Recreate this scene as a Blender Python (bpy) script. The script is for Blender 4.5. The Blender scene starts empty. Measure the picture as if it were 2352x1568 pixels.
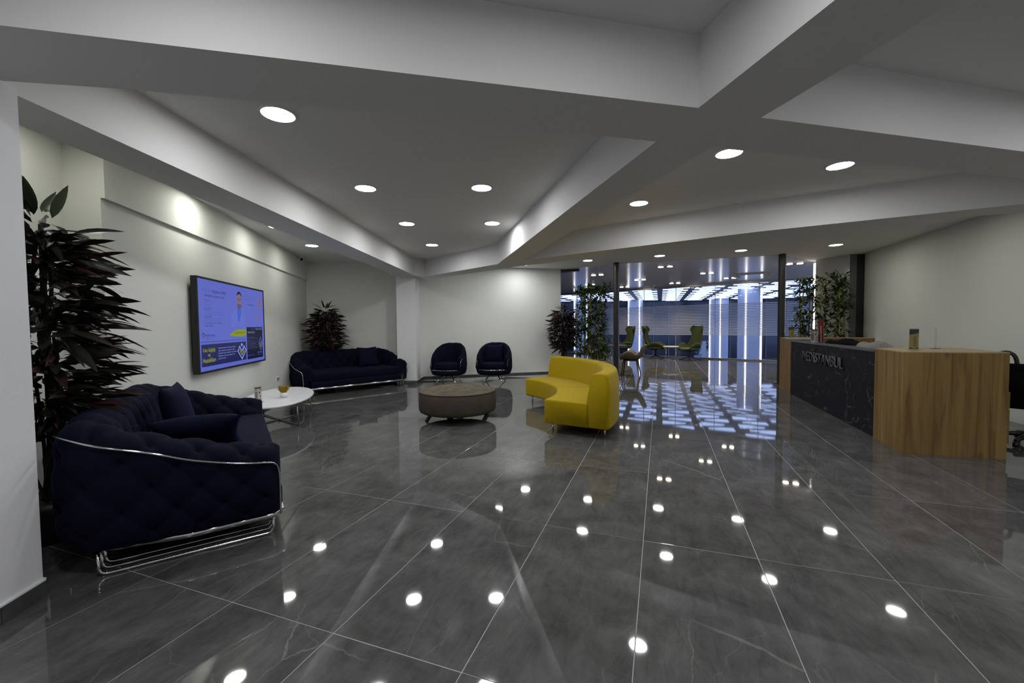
import bpy, bmesh, math, random
from mathutils import Vector, Matrix
random.seed(7)
S = bpy.context.scene
COL = S.collection
PI = math.pi

# ------------------------------------------------------------------ camera
cam_d = bpy.data.cameras.new('camera'); cam_d.sensor_width = 36.0; cam_d.sensor_fit = 'HORIZONTAL'
cam_d.lens = 14.478; cam_d.clip_start = 0.05; cam_d.clip_end = 300
cam = bpy.data.objects.new('camera', cam_d); COL.objects.link(cam)
R_, U_, F_ = Vector((0.99996, -0.00034, -0.00906)), Vector((0.00907, 0.03774, 0.99925)), Vector((0, 0.99929, -0.03775))
M = Matrix.Identity(4)
for i in range(3):
    M[i][0], M[i][1], M[i][2] = R_[i], U_[i], -F_[i]
M[0][3], M[1][3], M[2][3] = 0, 0, 1.2851
cam.matrix_world = M
S.camera = cam
# ------------------------------------------------------------------ world, exposure
w = bpy.data.worlds.new('dusk'); S.world = w; w.use_nodes = True
bg = w.node_tree.nodes['Background']; bg.inputs[0].default_value = (0.30, 0.45, 0.85, 1); bg.inputs[1].default_value = 2.6
S.view_settings.view_transform = 'Standard'; S.view_settings.look = 'None'
S.view_settings.exposure = 0.0; S.view_settings.gamma = 1.0; S.view_settings.use_curve_mapping = False
LIGHT = 108.0          # radiance of the round ceiling downlights
S.cycles.use_denoising = True
S.cycles.use_adaptive_sampling = True; S.cycles.adaptive_threshold = 0.02
S.cycles.max_bounces = 8; S.cycles.diffuse_bounces = 4; S.cycles.glossy_bounces = 4; S.cycles.transparent_max_bounces = 16
S.cycles.sample_clamp_indirect = 6.0
S.cycles.caustics_reflective = False; S.cycles.caustics_refractive = False

# ------------------------------------------------------------------ materials
MATS = {}
def mat(name, col, rough=0.5, metal=0.0, spec=0.5, emit=None, estr=1.0, sheen=0.0, bump=None, vary=None, coat=0.0):
    if name in MATS: return MATS[name]
    m = bpy.data.materials.new(name); m.use_nodes = True; nt = m.node_tree; b = nt.nodes['Principled BSDF']
    b.inputs['Base Color'].default_value = (*col, 1); b.inputs['Roughness'].default_value = rough
    b.inputs['Metallic'].default_value = metal; b.inputs['Specular IOR Level'].default_value = spec
    if sheen: b.inputs['Sheen Weight'].default_value = sheen; b.inputs['Sheen Roughness'].default_value = 0.35
    if coat: b.inputs['Coat Weight'].default_value = coat
    if emit is not None:
        b.inputs['Emission Color'].default_value = (*emit, 1); b.inputs['Emission Strength'].default_value = estr
    tc = nt.nodes.new('ShaderNodeTexCoord')
    if vary:
        sc, amt = vary
        n = nt.nodes.new('ShaderNodeTexNoise'); n.inputs['Scale'].default_value = sc; n.inputs['Detail'].default_value = 4
        nt.links.new(tc.outputs['Object'], n.inputs['Vector'])
        r = nt.nodes.new('ShaderNodeValToRGB')
        r.color_ramp.elements[0].position = 0.3; r.color_ramp.elements[1].position = 0.7
        r.color_ramp.elements[0].color = (*[c * (1 - amt) for c in col], 1); r.color_ramp.elements[1].color = (*[min(1, c * (1 + amt)) for c in col], 1)
        nt.links.new(n.outputs['Fac'], r.inputs['Fac']); nt.links.new(r.outputs['Color'], b.inputs['Base Color'])
    if bump:
        sc, st = bump
        n = nt.nodes.new('ShaderNodeTexNoise'); n.inputs['Scale'].default_value = sc; n.inputs['Detail'].default_value = 3
        nt.links.new(tc.outputs['Object'], n.inputs['Vector'])
        bp = nt.nodes.new('ShaderNodeBump'); bp.inputs['Strength'].default_value = st; bp.inputs['Distance'].default_value = 0.002
        nt.links.new(n.outputs['Fac'], bp.inputs['Height']); nt.links.new(bp.outputs['Normal'], b.inputs['Normal'])
    MATS[name] = m
    return m

def tile_mat():
    m = bpy.data.materials.new('polished_grey_marble_tile'); m.use_nodes = True; nt = m.node_tree; N = nt.nodes.new; L = nt.links.new
    b = nt.nodes['Principled BSDF']
    tc = N('ShaderNodeTexCoord'); oi = N('ShaderNodeObjectInfo')
    mul = N('ShaderNodeMath'); mul.operation = 'MULTIPLY'; mul.inputs[1].default_value = 60; L(oi.outputs['Random'], mul.inputs[0])
    add = N('ShaderNodeVectorMath'); add.operation = 'ADD'; L(tc.outputs['Object'], add.inputs[0]); L(mul.outputs[0], add.inputs[1])
    # cloudy body
    n1 = N('ShaderNodeTexNoise'); n1.inputs['Scale'].default_value = 3.2; n1.inputs['Detail'].default_value = 8; n1.inputs['Roughness'].default_value = 0.62; n1.inputs['Distortion'].default_value = 0.6
    L(add.outputs[0], n1.inputs['Vector'])
    r1 = N('ShaderNodeValToRGB'); r1.color_ramp.elements[0].position = 0.3; r1.color_ramp.elements[1].position = 0.72
    r1.color_ramp.elements[0].color = (0.058, 0.0575, 0.057, 1); r1.color_ramp.elements[1].color = (0.120, 0.119, 0.117, 1)
    L(n1.outputs['Fac'], r1.inputs['Fac'])
    mps = N('ShaderNodeMapping'); mps.inputs['Rotation'].default_value = (0, 0, .55); mps.inputs['Scale'].default_value = (16, 5, 5); L(add.outputs[0], mps.inputs['Vector'])
    ns = N('ShaderNodeTexNoise'); ns.inputs['Scale'].default_value = 1.0; ns.inputs['Detail'].default_value = 9; ns.inputs['Roughness'].default_value = 0.7; ns.inputs['Distortion'].default_value = 0.8
    L(mps.outputs[0], ns.inputs['Vector'])
    rs = N('ShaderNodeMapRange'); rs.inputs['From Min'].default_value = .3; rs.inputs['From Max'].default_value = .7; rs.inputs['To Min'].default_value = .76; rs.inputs['To Max'].default_value = 1.26; L(ns.outputs['Fac'], rs.inputs['Value'])
    body = N('ShaderNodeVectorMath'); body.operation = 'SCALE'; L(r1.outputs['Color'], body.inputs[0]); L(rs.outputs[0], body.inputs['Scale'])
    # thin veins : distance of a distorted noise from one half
    def vein(scale, width, dist, seed):
        o = N('ShaderNodeVectorMath'); o.operation = 'ADD'; o.inputs[1].default_value = (seed, seed * 2, 0); L(add.outputs[0], o.inputs[0])
        nd = N('ShaderNodeTexNoise'); nd.inputs['Scale'].default_value = 2.6; nd.inputs['Detail'].default_value = 6; nd.inputs['Roughness'].default_value = 0.6; L(o.outputs[0], nd.inputs['Vector'])
        sb_ = N('ShaderNodeVectorMath'); sb_.operation = 'SUBTRACT'; sb_.inputs[1].default_value = (.5, .5, .5); L(nd.outputs['Color'], sb_.inputs[0])
        sc_ = N('ShaderNodeVectorMath'); sc_.operation = 'SCALE'; sc_.inputs['Scale'].default_value = dist; L(sb_.outputs[0], sc_.inputs[0])
        ad = N('ShaderNodeVectorMath'); ad.operation = 'ADD'; L(o.outputs[0], ad.inputs[0]); L(sc_.outputs[0], ad.inputs[1])
        mp = N('ShaderNodeMapping'); mp.inputs['Rotation'].default_value = (0, 0, .75); mp.inputs['Scale'].default_value = (1.9, .75, 0.0); L(ad.outputs[0], mp.inputs['Vector'])
        v = N('ShaderNodeTexVoronoi'); v.feature = 'DISTANCE_TO_EDGE'; v.inputs['Scale'].default_value = scale; L(mp.outputs[0], v.inputs['Vector'])
        d = N('ShaderNodeMapRange'); d.inputs['From Min'].default_value = 0; d.inputs['From Max'].default_value = width
        d.inputs['To Min'].default_value = 1; d.inputs['To Max'].default_value = 0; L(v.outputs['Distance'], d.inputs['Value'])
        return d
    v1 = vein(1.0, 0.0042, 0.15, 3.1); v2 = vein(2.2, 0.006, 0.20, 11.3)
    msk = N('ShaderNodeTexNoise'); msk.inputs['Scale'].default_value = 2.1; L(add.outputs[0], msk.inputs['Vector'])
    mr = N('ShaderNodeMapRange'); mr.inputs['From Min'].default_value = 0.46; mr.inputs['From Max'].default_value = 0.66; L(msk.outputs['Fac'], mr.inputs['Value'])
    mx = N('ShaderNodeMath'); mx.operation = 'MAXIMUM'; L(v1.outputs[0], mx.inputs[0])
    v2s = N('ShaderNodeMath'); v2s.operation = 'MULTIPLY'; v2s.inputs[1].default_value = 0.45; L(v2.outputs[0], v2s.inputs[0]); L(v2s.outputs[0], mx.inputs[1])
    mm = N('ShaderNodeMath'); mm.operation = 'MULTIPLY'; L(mx.outputs[0], mm.inputs[0]); L(mr.outputs[0], mm.inputs[1])
    ms = N('ShaderNodeMath'); ms.operation = 'MULTIPLY'; ms.inputs[1].default_value = 0.55; L(mm.outputs[0], ms.inputs[0])
    mix = N('ShaderNodeMix'); mix.data_type = 'RGBA'; L(ms.outputs[0], mix.inputs['Factor']); L(body.outputs[0], mix.inputs['A']); mix.inputs['B'].default_value = (0.27, 0.265, 0.25, 1)
    L(mix.outputs['Result'], b.inputs['Base Color'])
    b.inputs['Roughness'].default_value = 0.035; b.inputs['IOR'].default_value = 1.5
    # the polish is very slightly wavy
    nb = N('ShaderNodeTexNoise'); nb.inputs['Scale'].default_value = 5; nb.inputs['Detail'].default_value = 1; L(add.outputs[0], nb.inputs['Vector'])
    bp = N('ShaderNodeBump'); bp.inputs['Strength'].default_value = 0.10; bp.inputs['Distance'].default_value = 0.0016
    L(nb.outputs['Fac'], bp.inputs['Height']); L(bp.outputs['Normal'], b.inputs['Normal'])
    return m

def wood_mat():
    m = bpy.data.materials.new('oak_veneer'); m.use_nodes = True; nt = m.node_tree; N = nt.nodes.new; L = nt.links.new
    b = nt.nodes['Principled BSDF']; tc = N('ShaderNodeTexCoord')
    mp = N('ShaderNodeMapping'); mp.inputs['Scale'].default_value = (13, 13, 0.6); L(tc.outputs['Object'], mp.inputs['Vector'])
    n1 = N('ShaderNodeTexNoise'); n1.inputs['Scale'].default_value = 1.0; n1.inputs['Detail'].default_value = 7; n1.inputs['Roughness'].default_value = 0.6; n1.inputs['Distortion'].default_value = 0.7
    L(mp.outputs[0], n1.inputs['Vector'])
    r = N('ShaderNodeValToRGB'); cr = r.color_ramp
    cr.elements[0].position = 0.30; cr.elements[0].color = (0.115, 0.058, 0.020, 1)
    cr.elements[1].position = 0.75; cr.elements[1].color = (0.335, 0.220, 0.085, 1)
    e = cr.elements.new(0.47); e.color = (0.230, 0.142, 0.052, 1)
    L(n1.outputs['Fac'], r.inputs['Fac'])
    mp2 = N('ShaderNodeMapping'); mp2.inputs['Scale'].default_value = (70, 70, 2.0); L(tc.outputs['Object'], mp2.inputs['Vector'])
    n2 = N('ShaderNodeTexNoise'); n2.inputs['Scale'].default_value = 1.0; n2.inputs['Detail'].default_value = 3; L(mp2.outputs[0], n2.inputs['Vector'])
    # knots
    mp3 = N('ShaderNodeMapping'); mp3.inputs['Scale'].default_value = (4.2, 4.2, 1.9); L(tc.outputs['Object'], mp3.inputs['Vector'])
    vo = N('ShaderNodeTexVoronoi'); vo.inputs['Scale'].default_value = 1.0; L(mp3.outputs[0], vo.inputs['Vector'])
    kr = N('ShaderNodeMapRange'); kr.inputs['From Min'].default_value = 0.0; kr.inputs['From Max'].default_value = 0.13; kr.inputs['To Min'].default_value = 0.35; kr.inputs['To Max'].default_value = 1.0
    L(vo.outputs['Distance'], kr.inputs['Value'])
    fr = N('ShaderNodeMapRange'); fr.inputs['To Min'].default_value = 0.78; fr.inputs['To Max'].default_value = 1.18; L(n2.outputs['Fac'], fr.inputs['Value'])
    mu = N('ShaderNodeMath'); mu.operation = 'MULTIPLY'; L(kr.outputs[0], mu.inputs[0]); L(fr.outputs[0], mu.inputs[1])
    sc = N('ShaderNodeVectorMath'); sc.operation = 'SCALE'; L(r.outputs['Color'], sc.inputs[0]); L(mu.outputs[0], sc.inputs['Scale'])
    L(sc.outputs[0], b.inputs['Base Color']); b.inputs['Roughness'].default_value = 0.6; b.inputs['Specular IOR Level'].default_value = 0.2
    return m

def black_marble_mat():
    m = bpy.data.materials.new('black_marble'); m.use_nodes = True; nt = m.node_tree; N = nt.nodes.new; L = nt.links.new
    b = nt.nodes['Principled BSDF']; tc = N('ShaderNodeTexCoord')
    out = None
    for sc, wd, dist, k, ms in ((2.0, 0.016, 0.35, 0.75, 0.46), (4.6, 0.022, 0.25, 0.45, 0.52)):
        nd = N('ShaderNodeTexNoise'); nd.inputs['Scale'].default_value = 4.0; nd.inputs['Detail'].default_value = 6; L(tc.outputs['Object'], nd.inputs['Vector'])
        sb_ = N('ShaderNodeVectorMath'); sb_.operation = 'SUBTRACT'; sb_.inputs[1].default_value = (.5, .5, .5); L(nd.outputs['Color'], sb_.inputs[0])
        sc_ = N('ShaderNodeVectorMath'); sc_.operation = 'SCALE'; sc_.inputs['Scale'].default_value = dist; L(sb_.outputs[0], sc_.inputs[0])
        ad = N('ShaderNodeVectorMath'); ad.operation = 'ADD'; L(tc.outputs['Object'], ad.inputs[0]); L(sc_.outputs[0], ad.inputs[1])
        v = N('ShaderNodeTexVoronoi'); v.feature = 'DISTANCE_TO_EDGE'; v.inputs['Scale'].default_value = sc; L(ad.outputs[0], v.inputs['Vector'])
        d = N('ShaderNodeMapRange'); d.inputs['From Max'].default_value = wd; d.inputs['To Min'].default_value = k; d.inputs['To Max'].default_value = 0; L(v.outputs['Distance'], d.inputs['Value'])
        k2 = N('ShaderNodeTexNoise'); k2.inputs['Scale'].default_value = sc * 1.7; L(tc.outputs['Object'], k2.inputs['Vector'])
        q = N('ShaderNodeMapRange'); q.inputs['From Min'].default_value = ms; q.inputs['From Max'].default_value = ms + 0.2; L(k2.outputs['Fac'], q.inputs['Value'])
        z = N('ShaderNodeMath'); z.operation = 'MULTIPLY'; L(d.outputs[0], z.inputs[0]); L(q.outputs[0], z.inputs[1])
        if out is None: out = z
        else:
            x = N('ShaderNodeMath'); x.operation = 'MAXIMUM'; L(out.outputs[0], x.inputs[0]); L(z.outputs[0], x.inputs[1]); out = x
    mix = N('ShaderNodeMix'); mix.data_type = 'RGBA'; L(out.outputs[0], mix.inputs['Factor']); mix.inputs['A'].default_value = (0.010, 0.010, 0.011, 1); mix.inputs['B'].default_value = (0.30, 0.30, 0.30, 1)
    L(mix.outputs['Result'], b.inputs['Base Color']); b.inputs['Roughness'].default_value = 0.55; b.inputs['Specular IOR Level'].default_value = 0.15
    return m

def metal_ceiling_mat():
    m = bpy.data.materials.new('satin_ceiling_planks'); m.use_nodes = True; nt = m.node_tree; N = nt.nodes.new; L = nt.links.new
    b = nt.nodes['Principled BSDF']; b.inputs['Base Color'].default_value = (0.72, 0.68, 0.64, 1); b.inputs['Roughness'].default_value = 0.13; b.inputs['Metallic'].default_value = 0.0; b.inputs['Specular IOR Level'].default_value = 0.22
    tc = N('ShaderNodeTexCoord'); mp = N('ShaderNodeMapping'); mp.inputs['Rotation'].default_value = (0, 0, 0.20); L(tc.outputs['Object'], mp.inputs['Vector'])
    wv = N('ShaderNodeTexWave'); wv.bands_direction = 'Y'; wv.inputs['Scale'].default_value = 2.6; wv.inputs['Distortion'].default_value = 0.6; L(mp.outputs[0], wv.inputs['Vector'])
    bp = N('ShaderNodeBump'); bp.inputs['Strength'].default_value = 0.22; bp.inputs['Distance'].default_value = 0.004
    L(wv.outputs['Fac'], bp.inputs['Height']); L(bp.outputs['Normal'], b.inputs['Normal'])
    return m

def glass_mat(name, tint, ior=1.45):
    m = bpy.data.materials.new(name); m.use_nodes = True; nt = m.node_tree; N = nt.nodes.new; L = nt.links.new
    nt.nodes.remove(nt.nodes['Principled BSDF']); out = nt.nodes['Material Output']
    t = N('ShaderNodeBsdfTransparent'); t.inputs[0].default_value = (*tint, 1)
    g = N('ShaderNodeBsdfGlossy'); g.inputs['Roughness'].default_value = 0.0
    fr = N('ShaderNodeFresnel'); fr.inputs['IOR'].default_value = ior
    mx = N('ShaderNodeMixShader'); L(fr.outputs[0], mx.inputs[0]); L(t.outputs[0], mx.inputs[1]); L(g.outputs[0], mx.inputs[2]); L(mx.outputs[0], out.inputs[0])
    return m

def frost_mat():
    m = bpy.data.materials.new('frosted_film'); m.use_nodes = True; nt = m.node_tree; N = nt.nodes.new; L = nt.links.new
    nt.nodes.remove(nt.nodes['Principled BSDF']); out = nt.nodes['Material Output']
    t = N('ShaderNodeBsdfTransparent'); t.inputs[0].default_value = (0.9, 0.92, 1, 1)
    d = N('ShaderNodeBsdfDiffuse'); d.inputs[0].default_value = (0.9, 0.9, 0.95, 1)
    tr = N('ShaderNodeBsdfTranslucent'); tr.inputs[0].default_value = (0.8, 0.82, 0.9, 1)
    a = N('ShaderNodeMixShader'); a.inputs[0].default_value = 0.6; L(d.outputs[0], a.inputs[1]); L(tr.outputs[0], a.inputs[2])
    mx = N('ShaderNodeMixShader'); mx.inputs[0].default_value = 0.80; L(t.outputs[0], mx.inputs[1]); L(a.outputs[0], mx.inputs[2]); L(mx.outputs[0], out.inputs[0])
    return m

def leaf_mat(name, c0, c1, rough=0.35):
    m = bpy.data.materials.new(name); m.use_nodes = True; nt = m.node_tree; N = nt.nodes.new; L = nt.links.new
    b = nt.nodes['Principled BSDF']; oi = N('ShaderNodeObjectInfo'); r = N('ShaderNodeValToRGB')
    r.color_ramp.elements[0].color = (*c0, 1); r.color_ramp.elements[1].color = (*c1, 1)
    L(oi.outputs['Random'], r.inputs['Fac']); L(r.outputs['Color'], b.inputs['Base Color']); b.inputs['Roughness'].default_value = rough
    return m

TILE, WOOD, BMARBLE, METALC = tile_mat(), wood_mat(), black_marble_mat(), metal_ceiling_mat()
GLASS, FROST = glass_mat('clear_glass', (0.90, 0.93, 0.98)), frost_mat()
ACRYL = glass_mat('clear_acrylic', (0.94, 0.95, 0.95), 1.12)
WALL = mat('warm_white_paint', (0.755, 0.765, 0.715), 0.75, spec=0.2, bump=(180, 0.12))
WALLW = mat('white_paint', (0.77, 0.77, 0.78), 0.75, spec=0.2)
CEIL = mat('ceiling_white', (0.78, 0.775, 0.765), 0.8, spec=0.15)
GROUT = mat('pale_grout', (0.38, 0.375, 0.36), 0.7)
VELVET = mat('navy_velvet', (0.0026, 0.0030, 0.0125), 0.85, spec=0.12, sheen=0.10)
VELVET.node_tree.nodes['Principled BSDF'].inputs['Sheen Tint'].default_value = (0.10, 0.12, 0.42, 1)
PILLOWM = mat('navy_velvet_pillow', (0.0036, 0.0042, 0.018), 0.8, spec=0.1, sheen=0.15)
PILLOWM.node_tree.nodes['Principled BSDF'].inputs['Sheen Tint'].default_value = (0.12, 0.14, 0.5, 1)
CHROME = mat('chrome', (0.72, 0.72, 0.72), 0.09, 1.0)
STEEL = mat('brushed_steel', (0.45, 0.45, 0.45), 0.28, 1.0)
YELLOW = mat('mustard_wool', (0.37, 0.262, 0.004), 0.9, spec=0.15, sheen=0.1, bump=(320, 0.35), vary=(60, 0.06))
TAUPE = mat('taupe_velvet', (0.080, 0.066, 0.042), 0.85, spec=0.15, sheen=0.15, vary=(5, 0.18))
TAUPE2 = mat('taupe_side_fabric', (0.070, 0.060, 0.046), 0.9, spec=0.12, vary=(8, 0.1))
WHITEL = mat('white_lacquer', (0.78, 0.79, 0.80), 0.28)
CERAM = mat('white_ceramic', (0.78, 0.77, 0.74), 0.35)
BLACKP = mat('black_plastic', (0.012, 0.012, 0.012), 0.4)
BLACKF = mat('black_fabric', (0.006, 0.006, 0.007), 0.95, spec=0.03)
DARKM = mat('dark_grey_metal', (0.055, 0.053, 0.050), 0.28, 0.6)
GREYP = mat('grey_panel', (0.16, 0.16, 0.165), 0.35)
DARKW = mat('black_painted_wood', (0.018, 0.020, 0.026), 0.5)
POTM = mat('black_pot', (0.012, 0.012, 0.012), 0.45)
MOSS = mat('moss', (0.045, 0.055, 0.012), 0.95, vary=(40, 0.5))
BARK = mat('dark_bark', (0.022, 0.017, 0.013), 0.85, vary=(30, 0.3))
CANE = mat('bamboo_cane', (0.32, 0.29, 0.06), 0.45, vary=(9, 0.25))
GREENF = mat('olive_green_wool', (0.031, 0.043, 0.017), 0.85, spec=0.15, sheen=0.12, vary=(25, 0.1))
TAUPEF = mat('beige_fabric', (0.15, 0.13, 0.095), 0.85, spec=0.15)
WALNUT = mat('walnut_leg', (0.06, 0.028, 0.015), 0.4)
GLOSSW = mat('gloss_white_panel', (0.50, 0.51, 0.49), 0.13, coat=0.5)
SKIRT = mat('grey_skirting_tile', (0.075, 0.075, 0.072), 0.18, vary=(6, 0.3))
COLW = mat('white_column_cladding', (0.62, 0.66, 0.78), 0.4)
NAVYG = mat('dark_street_glass', (0.026, 0.028, 0.042), 0.18, vary=(0.3, 0.4))
CANOPY = mat('grey_canopy', (0.34, 0.34, 0.38), 0.55)
PANELE = mat('canopy_light_panel', (0.8, 0.85, 1), 0.5, emit=(0.52, 0.64, 1.0), estr=2.9)
LEDE = mat('led_strip', (1, 1, 1), 0.5, emit=(1.0, 0.90, 0.80), estr=6)
LEDC = mat('led_strip_cool', (1, 1, 1), 0.5, emit=(1.0, 0.89, 0.76), estr=4.8)
DOWNE = mat('downlight_diffuser', (1, 1, 1), 0.5, emit=(0.97, 0.98, 1.0), estr=LIGHT)
DOWNW = mat('downlight_diffuser_neutral', (1, 1, 1), 0.5, emit=(1.0, 1.0, 0.93), estr=LIGHT * .62)
DOWNS = mat('downlight_diffuser_dim', (1, 1, 1), 0.5, emit=(1.0, 1.0, 0.91), estr=LIGHT * .60)
DOWNR = mat('downlight_diffuser_recess', (1, 1, 1), 0.5, emit=(1.0, 1.0, 0.90), estr=LIGHT * .30)
SPOTE = mat('small_spot_lens', (1, 1, 1), 0.5, emit=(1.0, 0.88, 0.70), estr=30)
LEAF = leaf_mat('ficus_leaf', (0.010, 0.016, 0.010), (0.040, 0.010, 0.012))
LEAFG = leaf_mat('ficus_leaf_green', (0.028, 0.050, 0.024), (0.050, 0.072, 0.038))
BLEAF = mat('bamboo_leaf', (0.046, 0.095, 0.016), 0.4, vary=(6, 0.6))

# ------------------------------------------------------------------ mesh helpers
def obj(name, bm, m, parent=None, smooth=False, kind=None, label=None):
    me = bpy.data.meshes.new(name)
    bmesh.ops.recalc_face_normals(bm, faces=bm.faces)
    bm.to_mesh(me); bm.free()
    if smooth:
        for p in me.polygons: p.use_smooth = True
    for x in (m if isinstance(m, (list, tuple)) else [m]): me.materials.append(x)
    o = bpy.data.objects.new(name, me); COL.objects.link(o)
    if parent: o.parent = parent
    if kind: o['kind'] = kind
    if label: o['label'] = label
    return o
def thing(name, label, cat, loc=(0, 0, 0), rz=0.0, group=None):
    o = bpy.data.objects.new(name, None); COL.objects.link(o); o.location = loc; o.rotation_euler = (0, 0, rz)
    o.empty_display_size = 0.1
    o['label'] = label; o['category'] = cat
    if group: o['group'] = group
    return o
def tag(o, label, cat, group=None):
    o['label'] = label; o['category'] = cat
    if group: o['group'] = group
    return o
def struct(name, bm, m, parent=None, smooth=False):
    o = obj(name, bm, m, parent, smooth)
    if parent is None: o['kind'] = 'structure'
    return o
def dup(root, loc, rz, label, group=None):
    r = root.copy(); COL.objects.link(r); r.location = loc; r.rotation_euler = (0, 0, rz); r['label'] = label
    if group: r['group'] = group
    for ch in list(root.children):
        c = ch.copy(); COL.objects.link(c); c.parent = r
        for g in list(ch.children):
            d = g.copy(); COL.objects.link(d); d.parent = c
    return r
def nb(): return bmesh.new()
def box(bm, x0, y0, z0, x1, y1, z1, mi=0):
    v = [bm.verts.new(p) for p in ((x0, y0, z0), (x1, y0, z0), (x1, y1, z0), (x0, y1, z0), (x0, y0, z1), (x1, y0, z1), (x1, y1, z1), (x0, y1, z1))]
    for f in ((0, 3, 2, 1), (4, 5, 6, 7), (0, 1, 5, 4), (1, 2, 6, 5), (2, 3, 7, 6), (3, 0, 4, 7)):
        q = bm.faces.new([v[i] for i in f]); q.material_index = mi
    return bm
def bbox(x0, y0, z0, x1, y1, z1, r=0.01, seg=2):
    bm = box(nb(), x0, y0, z0, x1, y1, z1)
    bmesh.ops.bevel(bm, geom=list(bm.edges), offset=r, segments=seg, affect='EDGES', profile=0.5)
    return bm
def prism(bm, poly, z0, z1, mi=0):
    a = [bm.verts.new((p[0], p[1], z0)) for p in poly]; b = [bm.verts.new((p[0], p[1], z1)) for p in poly]
    n = len(poly)
    fs = [bm.faces.new(a[::-1]), bm.faces.new(b)]
    for i in range(n): fs.append(bm.faces.new((a[i], a[(i + 1) % n], b[(i + 1) % n], b[i])))
    for f in fs: f.material_index = mi
    return bm
def wallseg(bm, p, q, z0, z1, t=0.12, side=1):
    """a wall slab from p to q; its visible face is the line p-q, thickness goes to the given side"""
    d = Vector((q[0] - p[0], q[1] - p[1])).normalized(); n = Vector((-d.y, d.x)) * t * side
    return prism(bm, [p, q, (q[0] + n.x, q[1] + n.y), (p[0] + n.x, p[1] + n.y)], z0, z1)
def tube(bm, pts, r, seg=8, close=False, cap=True):
    pts = [Vector(p) for p in pts]; n = len(pts); rings = []
    rr = r if isinstance(r, (list, tuple)) else [r] * n
    ref = None
    for i, p in enumerate(pts):
        if close: t = (pts[(i + 1) % n] - pts[i - 1]).normalized()
        else: t = (pts[min(i + 1, n - 1)] - pts[max(i - 1, 0)]).normalized()
        if ref is None:
            ref = Vector((0, 0, 1)) if abs(t.z) < 0.9 else Vector((1, 0, 0))
        a = t.cross(ref)
        if a.length < 1e-4: a = t.cross(Vector((1, 0.3, 0)))
        a.normalize(); b = a.cross(t).normalized(); ref = b
        rings.append([bm.verts.new(p + (a * math.cos(k * 2 * PI / seg) + b * math.sin(k * 2 * PI / seg)) * rr[i]) for k in range(seg)])
    m = n if close else n - 1
    for i in range(m):
        A, B = rings[i], rings[(i + 1) % n]
        for k in range(seg): bm.faces.new((A[k], A[(k + 1) % seg], B[(k + 1) % seg], B[k]))
    if cap and not close:
        bm.faces.new(rings[0][::-1]); bm.faces.new(rings[-1])
    return bm
def lathe(bm, prof, seg=32, c=(0, 0)):
    rings = []
    for r, z in prof:
        if r < 1e-5: rings.append([bm.verts.new((c[0], c[1], z))])
        else: rings.append([bm.verts.new((c[0] + r * math.cos(k * 2 * PI / seg), c[1] + r * math.sin(k * 2 * PI / seg), z)) for k in range(seg)])
    for A, B in zip(rings, rings[1:]):
        for k in range(seg):
            k2 = (k + 1) % seg
            if len(A) == 1 and len(B) == 1: continue
            if len(A) == 1: bm.faces.new((A[0], B[k2], B[k]))
            elif len(B) == 1: bm.faces.new((A[k], A[k2], B[0]))
            else: bm.faces.new((A[k], A[k2], B[k2], B[k]))
    return bm
def gridsurf(bm, P, closeu=False, closev=False):
    """P[i][j] -> points"""
    V = [[bm.verts.new(p) for p in row] for row in P]; n, m = len(V), len(V[0])
    for i in range(n if closeu else n - 1):
        for j in range(m if closev else m - 1):
            bm.faces.new((V[i][j], V[(i + 1) % n][j], V[(i + 1) % n][(j + 1) % m], V[i][(j + 1) % m]))
    return V
def smoothpath(pts, n):
    """Catmull-Rom through pts, resampled to n+1 equal steps"""
    pts = [Vector(p) for p in pts]; out = []
    for i in range(len(pts) - 1):
        p0, p1, p2, p3 = pts[max(i - 1, 0)], pts[i], pts[i + 1], pts[min(i + 2, len(pts) - 1)]
        for k in range(16):
            t = k / 16
            out.append(0.5 * ((2 * p1) + (p2 - p0) * t + (2 * p0 - 5 * p1 + 4 * p2 - p3) * t * t + (3 * p1 - p0 - 3 * p2 + p3) * t ** 3))
    out.append(pts[-1])
    return resample(out, n)
def resample(out, n):
    L = [0]
    for a, b in zip(out, out[1:]): L.append(L[-1] + (b - a).length)
    res = []; j = 0
    for k in range(n + 1):
        s = L[-1] * k / n
        while j < len(L) - 2 and L[j + 1] < s: j += 1
        d = L[j + 1] - L[j]; res.append(out[j].lerp(out[j + 1], (s - L[j]) / d if d > 0 else 0))
    return res
def text_bm(s, x0, z0, x1, z1, y=0.0, depth=0.0, bold=0.0):
    """lettering filling the rectangle x0..x1, z0..z1 of the plane y"""
    cu = bpy.data.curves.new('t', 'FONT'); cu.body = s; cu.size = 1; cu.extrude = 0; cu.offset = bold; cu.resolution_u = 3
    o = bpy.data.objects.new('t', cu); COL.objects.link(o)
    dg = bpy.context.evaluated_depsgraph_get(); dg.update()
    me = bpy.data.meshes.new_from_object(o.evaluated_get(dg))
    bpy.data.objects.remove(o); bpy.data.curves.remove(cu)
    bm = nb(); bm.from_mesh(me); bpy.data.meshes.remove(me)
    xs = [v.co.x for v in bm.verts]; ys = [v.co.y for v in bm.verts]
    ax, bx, ay, by = min(xs), max(xs), min(ys), max(ys)
    for v in bm.verts:
        v.co = Vector((x0 + (v.co.x - ax) / (bx - ax) * (x1 - x0), y, z0 + (v.co.y - ay) / (by - ay) * (z1 - z0)))
    if depth:
        r = bmesh.ops.extrude_face_region(bm, geom=list(bm.faces))
        for g in r['geom']:
            if isinstance(g, bmesh.types.BMVert): g.co.y += depth
    return bm
def merge(bm, other):
    me = bpy.data.meshes.new('tmp'); other.to_mesh(me); other.free(); bm.from_mesh(me); bpy.data.meshes.remove(me); return bm
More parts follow.
